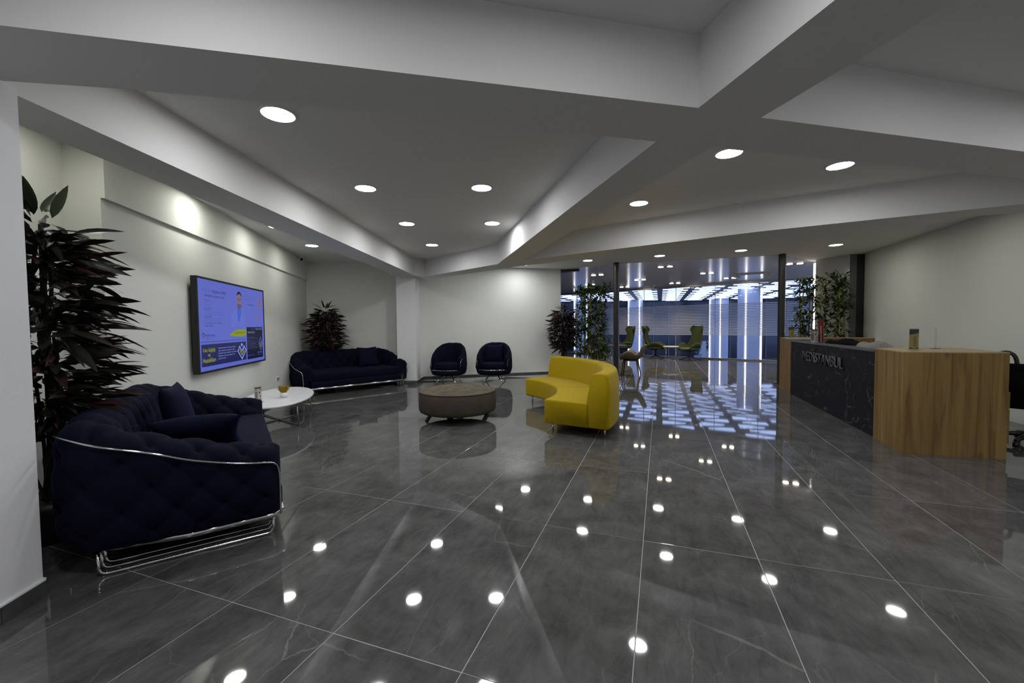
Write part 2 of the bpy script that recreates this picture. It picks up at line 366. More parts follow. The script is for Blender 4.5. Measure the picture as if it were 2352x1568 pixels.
def flat(bm, pts, y=0.0):
    bm.faces.new([bm.verts.new((p[0], y, p[1])) for p in pts]); return bm
def strokes(bm, pts, wd, y=0.0, close=False):
    n = len(pts)
    for i in range(n if close else n - 1):
        a, b = Vector(pts[i]), Vector(pts[(i + 1) % n]); d = (b - a).normalized(); nn = Vector((-d.y, d.x)) * wd / 2; a = a - d * wd / 2; b = b + d * wd / 2
        flat(bm, [a + nn, b + nn, b - nn, a - nn], y)
    return bm
def proj(p):
    d = Vector(p) - Vector((0, 0, 1.2851)); k = d.dot(F_)
    if k < 0.05: return None
    return 1176 + 945.9 * d.dot(R_) / k, 784 - 945.9 * d.dot(U_) / k
def inframe(p, mg=60):
    q = proj(p)
    return q is not None and -mg < q[0] < 2352 + mg and -mg < q[1] < 1568 + mg

ZC, ZB = 2.765, 2.40
# ================================================================== THE SETTING
# ---- floor : polished porcelain 60 x 120 tiles on a recessed grout bed
TX, TY = Vector((0.94097, -0.33848)), Vector((0.33848, 0.94097))
OX, OY = 2.4891, -0.1294          # the camera's place in the tile grid
def t2w(a, b): return (TX * (a - OX) + TY * (b - OY))
fa = Vector((4.4, 17.6)); fb = Vector((9.9, 12.95)); fdir = (fb - fa).normalized(); fnrm = Vector((-fdir.y, fdir.x))
if fnrm.y < 0: fnrm = -fnrm
def facade_dist(p): return (Vector((p[0], p[1])) - fa).dot(fnrm)
bm = nb()
f0 = fa - fdir * 6; f1 = fa + fdir * 10.5
prism(bm, [(-5.5, -3), (9.5, -3), (f1.x, f1.y), (f0.x, f0.y), (-0.5, 19), (-5.5, 12)], -0.12, -0.0014)
floor = struct('floor', bm, GROUT)
tile_me = None; ntile = 0; rest = nb()
for i in range(-14, 36):
    for j in range(-3, 22):
        c = t2w((i + .5) * .6, (j + .5) * 1.2)
        q4 = [t2w(i * .6 + a, j * 1.2 + b) for a, b in ((.0017, .0017), (.5983, .0017), (.5983, 1.1983), (.0017, 1.1983))]
        dmax = max(facade_dist(p) for p in q4)
        if min(facade_dist(p) for p in q4) > -.08 or c.y < -1.5: continue
        if c.x < -5.2 or c.x < -3.1 - .22 * c.y or c.x > 8.2 + .25 * max(0, c.y - 9): continue
        if c.y > 10.3 + .27 * (c.x - 1.3) and c.x < 0.9: continue
        vis = any(inframe((*t2w(i * .6 + dx, j * 1.2 + dy), 0), 10) for dx in (0, .3, .6) for dy in (0, .6, 1.2))
        ang = math.atan2(TX.y, TX.x)
        if vis and ntile < 298 and dmax > -.065:          # cut along the glass front
            cut = []
            for p, q in zip(q4, q4[1:] + q4[:1]):
                dp, dq = facade_dist(p) + .065, facade_dist(q) + .065
                if dp <= 0: cut.append(p)
                if dp * dq < 0: cut.append(p + (q - p) * (dp / (dp - dq)))
            if len(cut) > 2: obj('floor_tile', prism(nb(), [(p.x - c.x, p.y - c.y) for p in cut], -.01, 0), TILE, floor).location = (c.x, c.y, 0); ntile += 1
        elif vis and ntile < 298:
            if tile_me is None:
                t = obj('floor_tile', bbox(-.2979, -.5979, -.010, .2979, .5979, 0, 0.0006, 1), TILE, floor); tile_me = t.data
            else:
                t = bpy.data.objects.new('floor_tile', tile_me); COL.objects.link(t); t.parent = floor
            t.location = (c.x, c.y, 0); t.rotation_euler = (max(-.001, min(.001, random.gauss(0, .0007))), max(-.001, min(.001, random.gauss(0, .0007))), ang + (PI if random.random() < .5 else 0)); ntile += 1
        else:
            q = [t2w(i * .6 + a, j * 1.2 + b) for a, b in ((.0022, .0022), (.5978, .0022), (.5978, 1.1978), (.0022, 1.1978))]
            prism(rest, [(p.x, p.y) for p in q], -.01, 0)
if len(rest.verts): obj('floor_tile_field', rest, TILE, floor, kind='stuff')
else: rest.free()

# ---- walls
LD = Vector((-0.215, 0.977)); LN = Vector((0.977, 0.215))          # television wall : its run, its normal
W0 = Vector((-3.305, 3.36)); W1 = W0 + LD * 6.16                      # free end, far corner
def struct_wall(name, p, q, z0, z1, m, t=.12, side=1): return struct(name, wallseg(nb(), p, q, z0, z1, t, side), m)
bm = nb()
prism(bm, [W0, W1, W1 - LN * .30, W0 - LN * .30], 0, 2.345)
U0, U1 = W0 + LN * .03, W1 + LN * .03
prism(bm, [U0, U1, U1 - LN * .36, U0 - LN * .36], 2.345, ZC)
struct('wall_left', bm, WALL)
RC0 = W0 - LN * .245; RC1 = RC0 - LD * 3.2
struct_wall('wall_left_recess', RC0 + LD * .3, RC1, 0, ZC, WALL, .12, -1)
B0 = Vector((-4.64, 9.28)); B1 = Vector((1.30, 10.92))
struct_wall('wall_back', B0, B1, 0, ZC, WALL, .16, 1)
struct_wall('wall_right', (7.62, 8.93), (5.2, 1.55), 0, ZC, WALL, .15, 1)
struct_wall('wall_right_near', (5.2, 1.55), (4.9, -2.6), 0, ZC, WALLW, .15, 1)
struct_wall('wall_rear', (4.95, -2.5), (-3.0, -2.5), 0, ZC, WALLW, .15, 1)
struct_wall('wall_left_near', (-2.95, -2.5), (-2.95, 1.2), 0, ZC, WALLW, .15, 1)
struct_wall('wall_entrance_side', (1.30, 10.96), (0.6, 20.6), 0, ZC, GREYP, .15, 1)
bm = nb(); prism(bm, [(-2.275, 1.945), (-2.75, 1.99), (-2.85, 1.0), (-2.24, 0.9), (-2.25, 1.75)], 0, ZB)
struct('column', bm, WALLW)
bm = nb(); prism(bm, [(-2.555, 9.152), (-2.14, 9.197), (-2.22, 9.98), (-2.63, 9.86)], 0, ZC)
struct('column', bm, WALLW)
# skirting of grey tiles with a pale top line
def skirting(name, pts, side=1):
    root = None
    top = nb()
    for p, q in zip(pts, pts[1:]):
        p, q = Vector(p), Vector(q); wallseg(top, p, q, .078, .086, .013, side)
    root = struct(name, top, WALLW)
    for p, q in zip(pts, pts[1:]):
        p, q = Vector(p), Vector(q); L = (q - p).length; k = max(1, round(L / .6)); d = (q - p) / k
        for i in range(k):
            a = p + d * i + d.normalized() * .0012; b = p + d * (i + 1) - d.normalized() * .0012
            obj('skirting_tile', wallseg(nb(), a, b, 0, .078, .012, side), SKIRT, root)
    return root
skirting('baseboard_left', [W0 + LN * .0, W1], -1)
skirting('baseboard_recess', [RC1, RC0], -1)
skirting('baseboard_back', [B1 - Vector((.01, 0)), Vector((-2.15, 9.97))], 1)
skirting('baseboard_back', [Vector((-2.63, 9.835)), B0], 1)
skirting('baseboard_column', [(-2.14, 9.93), (-2.14, 9.197), (-2.555, 9.152)], -1)
skirting('baseboard_near_column', [(-2.24, .9), (-2.25, 1.75), (-2.275, 1.945), (-2.6, 1.976)], -1)

# ---- ceiling
bm = nb(); prism(bm, [(-4.9, 9.6), (-3.7, -2.6), (5.4, -2.6), (5.4, 1.5), (8.2, 9.9), (7.6, 10.4), (1.2, 11.3)], ZC, ZC + .15)
struct('ceiling', bm, CEIL)
bm = nb()
for q in ([(1.25, 11.0), (2.53, 10.0), (4.4, 17.6), (f0.x, f0.y)], [(2.53, 10.0), (5.84, 8.94), (9.9, 12.95), (4.4, 17.6)], [(5.84, 8.94), (7.3, 10.0), (11.5, 11.6), (9.9, 12.95)]):
    prism(bm, q, ZC - .006, ZC - .001)
prism(bm, [(1.2, 11.3), (7.6, 10.4), (11.5, 11.6), (f1.x, f1.y), (f0.x, f0.y)], ZC + .001, ZC + .15)
struct('ceiling_entrance', bm, METALC)
J = (.02, 7.87)
beams = [
 [(-3.0, 1.30), (.973, 2.169), (1.36, 2.275), (3.379, 2.753), (5.6, 3.28), (5.8, 3.67), (4.017, 3.266), (1.268, 2.648), (.89, 2.555), (-.828, 2.153), (-1.8, 1.954), (-2.345, 1.872), (-2.67, 1.82), (-3.05, 1.76)],
 [(.973, 2.169), (1.36, 2.275), (1.56, 1.45), (2.1, -.85), (2.1, -2.5), (1.63, -2.5), (1.63, -.85), (1.127, 1.466)],
 [(.89, 2.555), (-.247, 7.476), J, (.227, 7.036), (1.268, 2.648)],
 [(-.247, 7.476), (-1.935, 9.218), (-2.06, 9.32), (-2.0, 9.8), (-1.654, 9.49), J],
 [(.227, 7.036), (3.037, 5.013), (4.878, 3.959), (6.1, 3.26), (6.1, 3.80), (5.189, 4.303), (4.57, 4.522), (3.255, 5.343), (2.814, 5.602), (1.067, 7.024), J],
 [(-2.345, 1.872), (-2.1, 8.97), (-1.935, 9.218), (-2.06, 9.32), (-2.14, 9.197), (-2.55, 9.152), (-2.557, 7.112), (-2.66, 4.4), (-2.67, 1.83)],
]
for b in beams: struct('ceiling_beam', prism(nb(), b, ZB, ZC + .02), CEIL)
struct('trim_1', prism(nb(), [(1.31, 10.93), (1.78, 10.84), (1.31, 11.35)], 2.70, ZC), DARKM)

# ---- dark posts of the entrance
for (x, y) in ((2.50, 9.86), (5.80, 8.87)):
    bm = nb(); prism(bm, [(x + .062 * sx, y + .06 * sy) for sx, sy in ((-1, -.5), (-.5, -1), (.5, -1), (1, -.5), (1, .5), (.5, 1), (-.5, 1), (-1, .5))], 0, ZC)
    root = struct('column_post', bm, DARKM)
    obj('base_plate', prism(nb(), [(x - .13, y - .11), (x + .13, y - .11), (x + .13, y + .11), (x - .13, y + .11)], 0, .012), DARKM, root)

# ---- gloss white panel wall with a light strip, dark panels beside it
P0, P1, P2, P3 = Vector((7.165, 9.75)), Vector((7.335, 8.975)), Vector((7.47, 8.955)), Vector((7.62, 8.93))
struct_wall('wall_gloss_panel', P0, P1, 0, ZC, GLOSSW, .1, 1)
struct_wall('wall_grey_panel', P1, P2, 0, ZC, GREYP, .1, 1)
struct_wall('wall_dark_panel', P2, P3, 0, ZC, DARKM, .1, 1)
tag(obj('light_strip', wallseg(nb(), (7.17, 9.83), P0 + Vector((-.002, .0)), .1, 2.70, .02, 1), LEDE), 'tall warm glowing light strip at the edge of the glossy white panel', 'light strip')

# ---- glass front with frosted lines
win = None
JOINTM = mat('grey_silicone_joint', (.30, .31, .36), .5)
nodes_ = [-4.6, -3.0, -1.45, 0.0, 1.28, 2.55, 3.95, 5.35, 6.9, 8.6]
pan_i = 0
def fp(s, off=0.0): return fa + fdir * s + fnrm * off
bm = nb()
prism(bm, [fp(-5.8, -.06), fp(9.8, -.06), fp(9.8, .06), fp(-5.8, .06)], 0, .05)
prism(bm, [fp(-5.8, -.06), fp(9.8, -.06), fp(9.8, .06), fp(-5.8, .06)], 2.69, ZC)
win = struct('window_1', bm, STEEL)
for a, b in zip(nodes_, nodes_[1:]):
    pane = obj('pane', prism(nb(), [fp(a + .006, -.006), fp(b - .006, -.006), fp(b - .006, .006), fp(a + .006, .006)], .05, 2.69), GLASS, win)
    st = nb()
    for k in range(20):
        z = .885 + k * .0573
        prism(st, [fp(a + .01, -.012), fp(b - .01, -.012), fp(b - .01, -.009), fp(a + .01, -.009)], z, z + .031)
    obj('frosted_lines', st, FROST, pane, kind='stuff')
for s in nodes_:
    obj('joint', prism(nb(), [fp(s - .007, -.012), fp(s + .007, -.012), fp(s + .007, .012), fp(s - .007, .012)], .05, 2.69), JOINTM, win)

# ---- outside : lower street, canopy with lit panels, columns, dark far building
ZG = -1.4
bm = nb(); prism(bm, [fp(-12, .3), fp(24, .3), (60, 70), (-20, 70)], ZG - .1, ZG)
struct('ground_street', bm, mat('asphalt', (0.10, 0.11, 0.13), 0.8, vary=(2, 0.2)))
struct('trim_plinth', prism(nb(), [fp(-8, .06), fp(12, .06), fp(12, .3), fp(-8, .3)], ZG, 0), GREYP)
ZK = 3.1
bm = nb(); prism(bm, [fp(-9, .08), fp(20, .08), (26, 31.8), (-1, 31.8)], ZK, ZK + .3)
canopy = struct('canopy', bm, CANOPY)
def wedge_mesh():
    L, w0, w1 = .98, .58, .12; pts = []
    base = [(0, -w0 * .55), (L * .5, -w0 * .40), (L, -w1 * .3), (L, w1 * .5), (L * .45, w0 * .35), (0, w0 * .45)]
    for i in range(6):
        p0, p1, p2 = Vector(base[i - 1]), Vector(base[i]), Vector(base[(i + 1) % 6])
        r = .10 if i in (0, 5) else .05
        pts.append(p1 + (p0 - p1).normalized() * r); pts.append(p1 * .8 + (p1 + (p0 - p1).normalized() * r) * .1 + (p1 + (p2 - p1).normalized() * r) * .1); pts.append(p1 + (p2 - p1).normalized() * r)
    return prism(nb(), [(p.x, p.y) for p in pts], -.02, .01)
wm = None; npan = 0
for kx in range(-8, 14):
    for ky in range(0, 14):
        for half in (0, 1):
            wx = -1.55 + 1.53 * kx + (.14 if half == 0 else 1.39); wy = 11.6 + 1.62 * ky + .81 * half
            c = TX * wx + TY * wy
            if c.y > 31.2 or facade_dist(c) < .7 or c.x < 0 or c.x > 28: continue
            if not inframe((c.x, c.y, ZK), 20) or not (1270 < proj((c.x, c.y, ZK))[0] < 1900): continue
            if npan >= 296: continue
            if wm is None:
                o = obj('light_panel', wedge_mesh(), PANELE, canopy); wm = o.data
            else:
                o = bpy.data.objects.new('light_panel', wm); COL.objects.link(o); o.parent = canopy
            o.location = (c.x, c.y, ZK); o.rotation_euler = (0, 0, math.atan2(TX.y, TX.x) + (PI if half else 0)); npan += 1
# clad columns with strips of light at their corners
def lit_column(cx, cy, wd, dp, strips):
    bm = nb(); pts = []
    d = Vector((cx, cy)).normalized(); r = Vector((d.y, -d.x))
    for k in range(24):
        a = 2 * PI * k / 24; ca, sa = math.cos(a), math.sin(a)
        x = wd / 2 * math.copysign(abs(ca) ** .5, ca); y = dp / 2 * math.copysign(abs(sa) ** .5, sa)
        pts.append(Vector((cx, cy)) + r * x + d * y)
    root = struct('column_clad', prism(bm, pts, ZG, ZK), COLW)
    for off, w_ in strips:
        c = Vector((cx, cy)) + r * off * wd - d * (dp / 2 * (1.0 if abs(off) < .35 else .86)); a = c - r * w_ * .19; b = c + r * w_ * .19
        e = d * .014
        obj('light_strip', prism(nb(), [a - e, b - e, b + e, a + e], ZG + .05, ZK - .03), LEDC, root)
    return root
lit_column(9.05, 30.2, 1.05, .9, ((-.47, .12), (.27, .16)))
lit_column(14.85, 29.6, 1.25, 1.0, ((-.47, .10), (.08, .16)))
lit_column(12.35, 21.4, 1.12, .8, ((-.16, .14), (.46, .11)))
lit_column(4.75, 28.4, 1.0, .8, ((-.42, .14), (.40, .14)))
# dark building across, with an opening to the street
bm = nb()
def farwall(x0, x1, z0, z1): box(bm, x0, 32.2, z0, x1, 32.6, z1)
farwall(-4, 9.62, ZG, 3.6); farwall(9.98, 14.25, ZG, 3.6); farwall(14.25, 15.9, -.02, 3.6); farwall(9.62, 9.98, -.3, 3.6); farwall(15.9, 30, ZG, 3.6)
fw_ = struct('wall_street', bm, NAVYG)
for x in (6.0, 8.2, 11.0, 12.2, 17.0, 18.4, 19.8, 21.5):
    obj('glazing_bar', box(nb(), x, 32.14, ZG, x + .07, 32.2, 3.1), GREYP, fw_)
obj('door_post', box(nb(), 14.86, 32.0, ZG, 15.1, 32.2, -.02), WALLW, fw_)

# ================================================================== LIGHTS
downs = []
def downlight(x, y, label, m=DOWNE, group='round ceiling downlights', r=.103):
    t = thing('ceiling_downlight', label, 'ceiling light', (x, y, ZC), 0, group)
    bm = nb(); lathe(bm, [(r, -.004), (r, -.012), (r + .012, -.010), (r + .014, 0)], 28); obj('trim_ring', bm, WALLW, t, True)
    bm = nb(); lathe(bm, [(0, -.008), (r, -.008)], 28); obj('diffuser', bm, m, t)
    return t
for x, y, l in ((-1.60, 2.90, 'big round downlight hugging the wide cross beam, largest lamp seen'), (-1.54, 4.43, 'round downlight of the middle pair in the coffer, nearer the television'),
                (-.31, 4.45, 'round downlight of the middle pair in the coffer, nearer the diagonal beam'), (-1.49, 5.95, 'round downlight of the far pair in the coffer, nearer the television'),
                (-.27, 5.97, 'round downlight of the far pair, making a bright spot on the diagonal beam'), (-1.43, 7.50, 'single round downlight at the far tip of the coffer')):
    downlight(x, y, l)
for x, y, l in ((1.556, 5.06, 'round downlight nearest the far tip of the coffer over the open floor'), (1.89, 3.616, 'round downlight partly cut off by the crossing of the two beams'),
                (3.09, 3.919, 'round downlight under the ceiling nearest the reception desk end of the coffer')):
    downlight(x, y, l)
for x, y, l in ((1.744, 9.453, 'first round downlight of the entrance row, above the bamboo by the yellow sofa'), (3.184, 8.901, 'second round downlight of the entrance row, counting from the bamboo'),
                (4.621, 8.341, 'third round downlight of the entrance row, before the second post'), (6.137, 7.843, 'last round downlight of the entrance row, above the reception desk')):
    downlight(x, y, l, DOWNW)
for x, y in ((-3.0, 2.85), (-3.24, 4.62), (-3.41, 6.06), (-3.58, 7.46)):
    downlight(x, y, 'round white ceiling downlight hidden behind the ceiling beams', DOWNR if y < 3 else DOWNS, 'downlights hidden by the beams')
for x, y in ((.30, 10.02), (-.35, 8.95), (1.35, 7.97), (2.67, 7.07), (4.04, 6.37), (5.36, 5.63)):
    downlight(x, y, 'round white ceiling downlight hidden behind the ceiling beams', DOWNE if x < .4 else DOWNW, 'downlights hidden by the beams')
for x, y in ((-1.0, .9), (.45, .95), (-1.0, -.9), (.45, -.9), (2.6, 1.3), (3.9, 1.8), (3.2, -.6)):
    downlight(x, y, 'round white ceiling downlight above the camera, seen only mirrored in floor', DOWNE, 'downlights over the viewer')
pr = None
for x, y, l in ((3.935, 10.59, 'twin spot fitting tilted in the metal ceiling behind the first post'), (5.679, 12.017, 'twin spot fitting in the middle of the metal ceiling'),
                (4.221, 13.587, 'twin spot fitting just past the first post'), (5.857, 14.832, 'twin spot fitting close to the glass front over the lounge chairs'),
                (7.05, 13.35, 'twin spot fitting beside the ceiling air unit'), (7.02, 10.264, 'twin spot fitting between second post and the light strip'),
                (2.531, 12.194, 'twin spot fitting over the bamboo, nearest one'), (4.4, 16.1, 'twin spot fitting by the glass front above the farthest green chair'),
                (2.85, 15.026, 'twin spot fitting over the bamboo, farther one')):
    ang = -0.36
    if pr is None:
        t = thing('twin_spotlight', l, 'ceiling light', (x, y, ZC), ang, 'twin spot fittings of the entrance')
        obj('frame', bbox(-.22, -.075, -.008, .22, .075, 0, .003, 1), BLACKP, t)
        for sx in (-.11, .11):
            bm = nb(); lathe(bm, [(0, -.014), (.062, -.014), (.066, -.008)], 16, (sx, 0)); obj('lens', bm, SPOTE, t)
        pr = t
    else: dup(pr, (x, y, ZC), ang, l)
    ld = bpy.data.lights.new('spot_lamp', 'SPOT'); ld.energy = 170; ld.spot_size = math.radians(110); ld.spot_blend = .7; ld.color = (1.0, .86, .66); ld.shadow_soft_size = .06
    lo = bpy.data.objects.new('spot_lamp', ld); COL.objects.link(lo); lo.location = (x, y, ZC - .03)

# ceiling air unit and cameras
t = thing('air_conditioner', 'square ceiling air unit with yellowish rim flush in the metal ceiling', 'air conditioner', (7.25, 12.43, ZC), -.56)
obj('rim', bbox(-.52, -.52, -.03, .52, .52, 0, .01, 1), mat('cream_plastic', (.42, .38, .25), .5), t)
obj('grille', bbox(-.33, -.33, -.04, .33, .33, -.03, .004, 1), GLOSSW, t)
for k in range(4):
    a = k * PI / 2; v = Matrix.Rotation(a, 3, 'Z')
    bm = box(nb(), -.3, .37, -.036, .3, .44, -.03); bmesh.ops.transform(bm, matrix=v.to_4x4(), verts=bm.verts); obj('louvre', bm, GREYP, t)
def dome_cam(x, y, z, label, rz):
    t = thing('security_camera', label, 'camera', (x, y, z), rz)
    bm = nb(); lathe(bm, [(0, 0), (.052, 0), (.055, -.02), (.05, -.035)], 20); obj('mount', bm, CERAM, t, True)
    bm = nb(); bmesh.ops.create_uvsphere(bm, u_segments=18, v_segments=12, radius=.046, matrix=Matrix.Translation((0, 0, -.055))); obj('eye_ball', bm, CERAM, t, True)
    bm = nb(); lathe(bm, [(0, .0), (.026, .0), (.03, -.02)], 16); bmesh.ops.transform(bm, matrix=Matrix.Translation((0, -.05, -.068)) @ Matrix.Rotation(math.radians(105), 4, 'X'), verts=bm.verts); obj('lens', bm, BLACKP, t, True)
dome_cam(-4.36, 8.62, ZC, 'small white eyeball camera where the television wall meets the ceiling', .5)
dome_cam(5.42, 15.7, ZC, 'small white eyeball camera with black lens by the glass front', .3)
#PART2
# ================================================================== FURNITURE
# ---- tufted upholstered shells
def tufted(path, hfun, T, A, ca, cb, m=64, zb=.14, inner_z=.30, tuft_in=1.0):
    n = len(path); P = []; info = []
    def prof(H):
        return smoothpath([(T / 2 - .07, zb, 0), (T / 2 - .01, zb + .025, 0), (T / 2 + .03, zb + .16, 0), (T / 2 + .025, H - .20, 0), (T / 2 + .005, H - .07, 0), (T * .18, H - .008, 0),
                           (-T * .2, H - .012, 0), (-T / 2 + .005, H - .09, 0), (-T / 2 - .02, (H + inner_z) / 2, 0), (-T / 2 - .03, inner_z, 0)], m)
    L = [0]
    for a, b in zip(path, path[1:]): L.append(L[-1] + (b - a).length)
    def ring(i, osc=1.0, fwd=0.0, zs=1.0):
        t = (path[min(i + 1, n - 1)] - path[max(i - 1, 0)]).normalized(); nn = Vector((-t.y, t.x)); pr_ = prof(hfun(L[i] / L[-1])); r = []
        for q in pr_:
            p = path[i] + nn * q.x * osc + t * fwd; r.append(Vector((p.x, p.y, zb + (q.y - zb) * zs)))
        return r
    K = 7
    for k in range(K, 0, -1):
        f = k / K * PI / 2; P.append(ring(0, max(.02, math.cos(f)), -math.sin(f) * T * .42, 1 - .10 * (1 - math.cos(f)))); info.append((0 - math.sin(f) * T * .42, .0 if k > 3 else .5))
    for i in range(n): P.append(ring(i)); info.append((L[i], 1.0))
    for k in range(1, K + 1):
        f = k / K * PI / 2; P.append(ring(n - 1, max(.02, math.cos(f)), math.sin(f) * T * .42, 1 - .10 * (1 - math.cos(f)))); info.append((L[-1] + math.sin(f) * T * .42, .0 if k > 3 else .5))
    R, Cn = len(P), len(P[0]); plen = 1.45; Q = [[None] * Cn for _ in range(R)]
    for i in range(R):
        for j in range(Cn):
            a = P[min(i + 1, R - 1)][j] - P[max(i - 1, 0)][j]; b = P[i][min(j + 1, Cn - 1)] - P[i][max(j - 1, 0)]
            nn = a.cross(b)
            if nn.length < 1e-9: Q[i][j] = P[i][j]; continue
            nn.normalize()
            s, fd = info[i]; v = j / (Cn - 1) * plen
            p = s / ca + v / cb; q = s / ca - v / cb
            sp, sq = abs(math.sin(PI * p)), abs(math.sin(PI * q))
            f = (sp * sq + .002) ** .33
            hole = math.exp(-((sp * sp + sq * sq) / .06))
            edge = min(1, j / 5.0) * min(1, (Cn - 1 - j) / 4.0)
            k_in = tuft_in if j > Cn * .56 else 1.0
            Q[i][j] = P[i][j] - nn * A * (f - .75 - 1.1 * hole) * fd * edge * k_in
    bm = nb(); gridsurf(bm, Q)
    return bm, P

def make_sofa():
    L, D, T = 1.96, .90, .22
    c = .20; pts = [Vector((-L / 2, .10, 0)), Vector((-L / 2 - .01, D - c, 0))]
    for k in range(1, 7):
        a = PI - k * PI / 12; pts.append(Vector((-L / 2 - .01 + c + c * math.cos(a), D - c + c * math.sin(a), 0)))
    for k in range(1, 6): pts.append(Vector((-L / 2 + c + (L - 2 * c) * k / 6, D + .02 * math.sin(PI * k / 6), 0)))
    for k in range(0, 7):
        a = PI / 2 - k * PI / 12; pts.append(Vector((L / 2 + .01 - c + c * math.cos(a), D - c + c * math.sin(a), 0)))
    pts.append(Vector((L / 2, .10, 0)))
    path = resample(pts, 215)
    path = [Vector((p.x, p.y)) for p in path]
    tot = sum((b - a).length for a, b in zip(path, path[1:])); ea = (D - c - .1 + .32) / tot
    def H(s):
        d = min(s, 1 - s) / ea
        if d >= 1: return .815
        u = d * d * (3 - 2 * d); return .575 + .24 * (0.45 * d + .55 * u)
    bm, P = tufted(path, H, T, .030, .205, .30)
    root = thing('chesterfield_sofa', '', 'sofa')
    obj('tufted_shell', bm, VELVET, root, True)
    W = L / 2 - T / 2 + .035
    obj('seat_cushion', bbox(-W, .0, .25, W, D - .10, .435, .05, 3), VELVET, root, True)
    obj('front_apron', bbox(-W - .02, -.005, .135, W + .02, .10, .27, .02, 2), VELVET, root, True)
    obj('base', bbox(-W - .05, .05, .125, W + .05, D + .02, .20, .01, 1), BLACKF, root)
    # chrome : flat rail, sled legs of three bent rods per end, piping over the arms
    xo = L / 2 + .045
    rail = [(-xo + .05, .005, .128), (-xo, .05, .128), (-xo - .015, D / 2, .128), (-xo + .06, D - .10, .128), (-xo + .20, D + .0, .128), (xo - .20, D + .0, .128), (xo - .06, D - .10, .128), (xo + .015, D / 2, .128), (xo, .05, .128), (xo - .05, .005, .128)]
    bm = tube(nb(), rail, .016, 8, True)
    for v in bm.verts: v.co.z = .128 + (v.co.z - .128) * 1.25
    obj('base_rail', bm, CHROME, root, True)
    for sx in (-1, 1):
        for k in range(3):
            x = sx * (xo - .02 - .068 * k); y0, y1 = .055, D - .055
            p = [(x, y0, .125), (x, y0, .045)] + [(x, y0 + .035 - .035 * math.cos(a), .045 - .035 * math.sin(a)) for a in (PI / 6, PI / 3)] + [(x, y0 + .035, .010), (x, y1 - .035, .010)] + [(x, y1 - .035 + .035 * math.sin(a), .045 - .035 * math.cos(a)) for a in (PI / 6, PI / 3)] + [(x, y1, .045), (x, y1, .125)]
            obj('sled_leg', tube(nb(), p, .0085, 8), CHROME, root, True)
        q = [(L / 2 - .19 + .335 * math.cos(math.radians(g)), D - .20 + .335 * math.sin(math.radians(g)), zz) for g, zz in ((62, .752), (40, .735), (18, .700))]
        q += [(L / 2 + T / 2 + .040, .60, .635), (L / 2 + T / 2 + .045, .45, .575), (L / 2 + T / 2 + .045, .30, .530), (L / 2 + T / 2 + .040, .17, .500), (L / 2 + T / 2 + .030, .09, .487), (L / 2 + T / 2 + .005, .045, .465), (L / 2 + T / 2 - .02, .022, .40), (L / 2 + T / 2 - .03, .018, .14)]
        q = [(sx * x, y, z) for x, y, z in q]
        obj('chrome_piping', tube(nb(), smoothpath(q, 40), .006, 6), CHROME, root, True)
    return root
def pillow(name, w_, h_, t_, label, loc, rot, seed=1, cat='cushion'):
    rnd = random.Random(seed); n = 16; top, bot = [], []
    for i in range(n + 1):
        for_s = []
        for j in range(n + 1):
            u, v = i / n * 2 - 1, j / n * 2 - 1
            e = (max(0, 1 - abs(u) ** 2.6) * max(0, 1 - abs(v) ** 2.6)) ** .5
            pinch = 1 - .10 * (1 - abs(u) ** 1.5) * abs(v) ** 6; pinch2 = 1 - .10 * (1 - abs(v) ** 1.5) * abs(u) ** 6
            x, y = u * w_ / 2 * pinch2, v * h_ / 2 * pinch
            for_s.append((x, y, t_ / 2 * e * (1 + .06 * math.sin(3 * u + seed) * math.cos(2 * v))))
        top.append(for_s); bot.append([(x, y, -z - .001) for x, y, z in for_s])
    bm = nb(); gridsurf(bm, top); gridsurf(bm, bot); bmesh.ops.remove_doubles(bm, verts=bm.verts, dist=.0016)
    o = obj(name, bm, PILLOWM, None, True); o.location = loc; o.rotation_euler = rot
    return tag(o, label, cat)

sofa = make_sofa()
sofa.location = (-2.02, 3.40, 0); sofa.rotation_euler = (0, 0, math.radians(124)); sofa['group'] = 'navy chesterfield sofas'
sofa['label'] = 'navy velvet chesterfield sofa below the wall television, seen from its end'
a2 = math.radians(44.0)
dup(sofa, (-3.085, 8.30, 0), a2, 'navy velvet chesterfield sofa in the far corner before the dark plant', 'navy chesterfield sofas')
def loc_of(base, rz, x, y, z): return (base[0] + math.cos(rz) * x - math.sin(rz) * y, base[1] + math.sin(rz) * x + math.cos(rz) * y, z)
A1 = math.radians(124)
pillow('pillow', .44, .44, .15, 'navy velvet cushion standing on edge on the sofa under the television', loc_of((-2.02, 3.40), A1, .12, .60, .645), (math.radians(76), 0, A1 + math.radians(-8)), 2)
pillow('pillow', .46, .46, .15, 'navy velvet cushion lying tilted on the nearer sofa seat against its arm', loc_of((-2.02, 3.40), A1, -.63, .43, .605), (math.radians(35), 0, A1 + PI / 2), 5)
pillow('pillow', .44, .44, .14, 'navy velvet cushion leaning on the back of the far corner sofa', loc_of((-3.085, 8.30), a2, .42, .52, .645), (math.radians(74), 0, a2), 3)

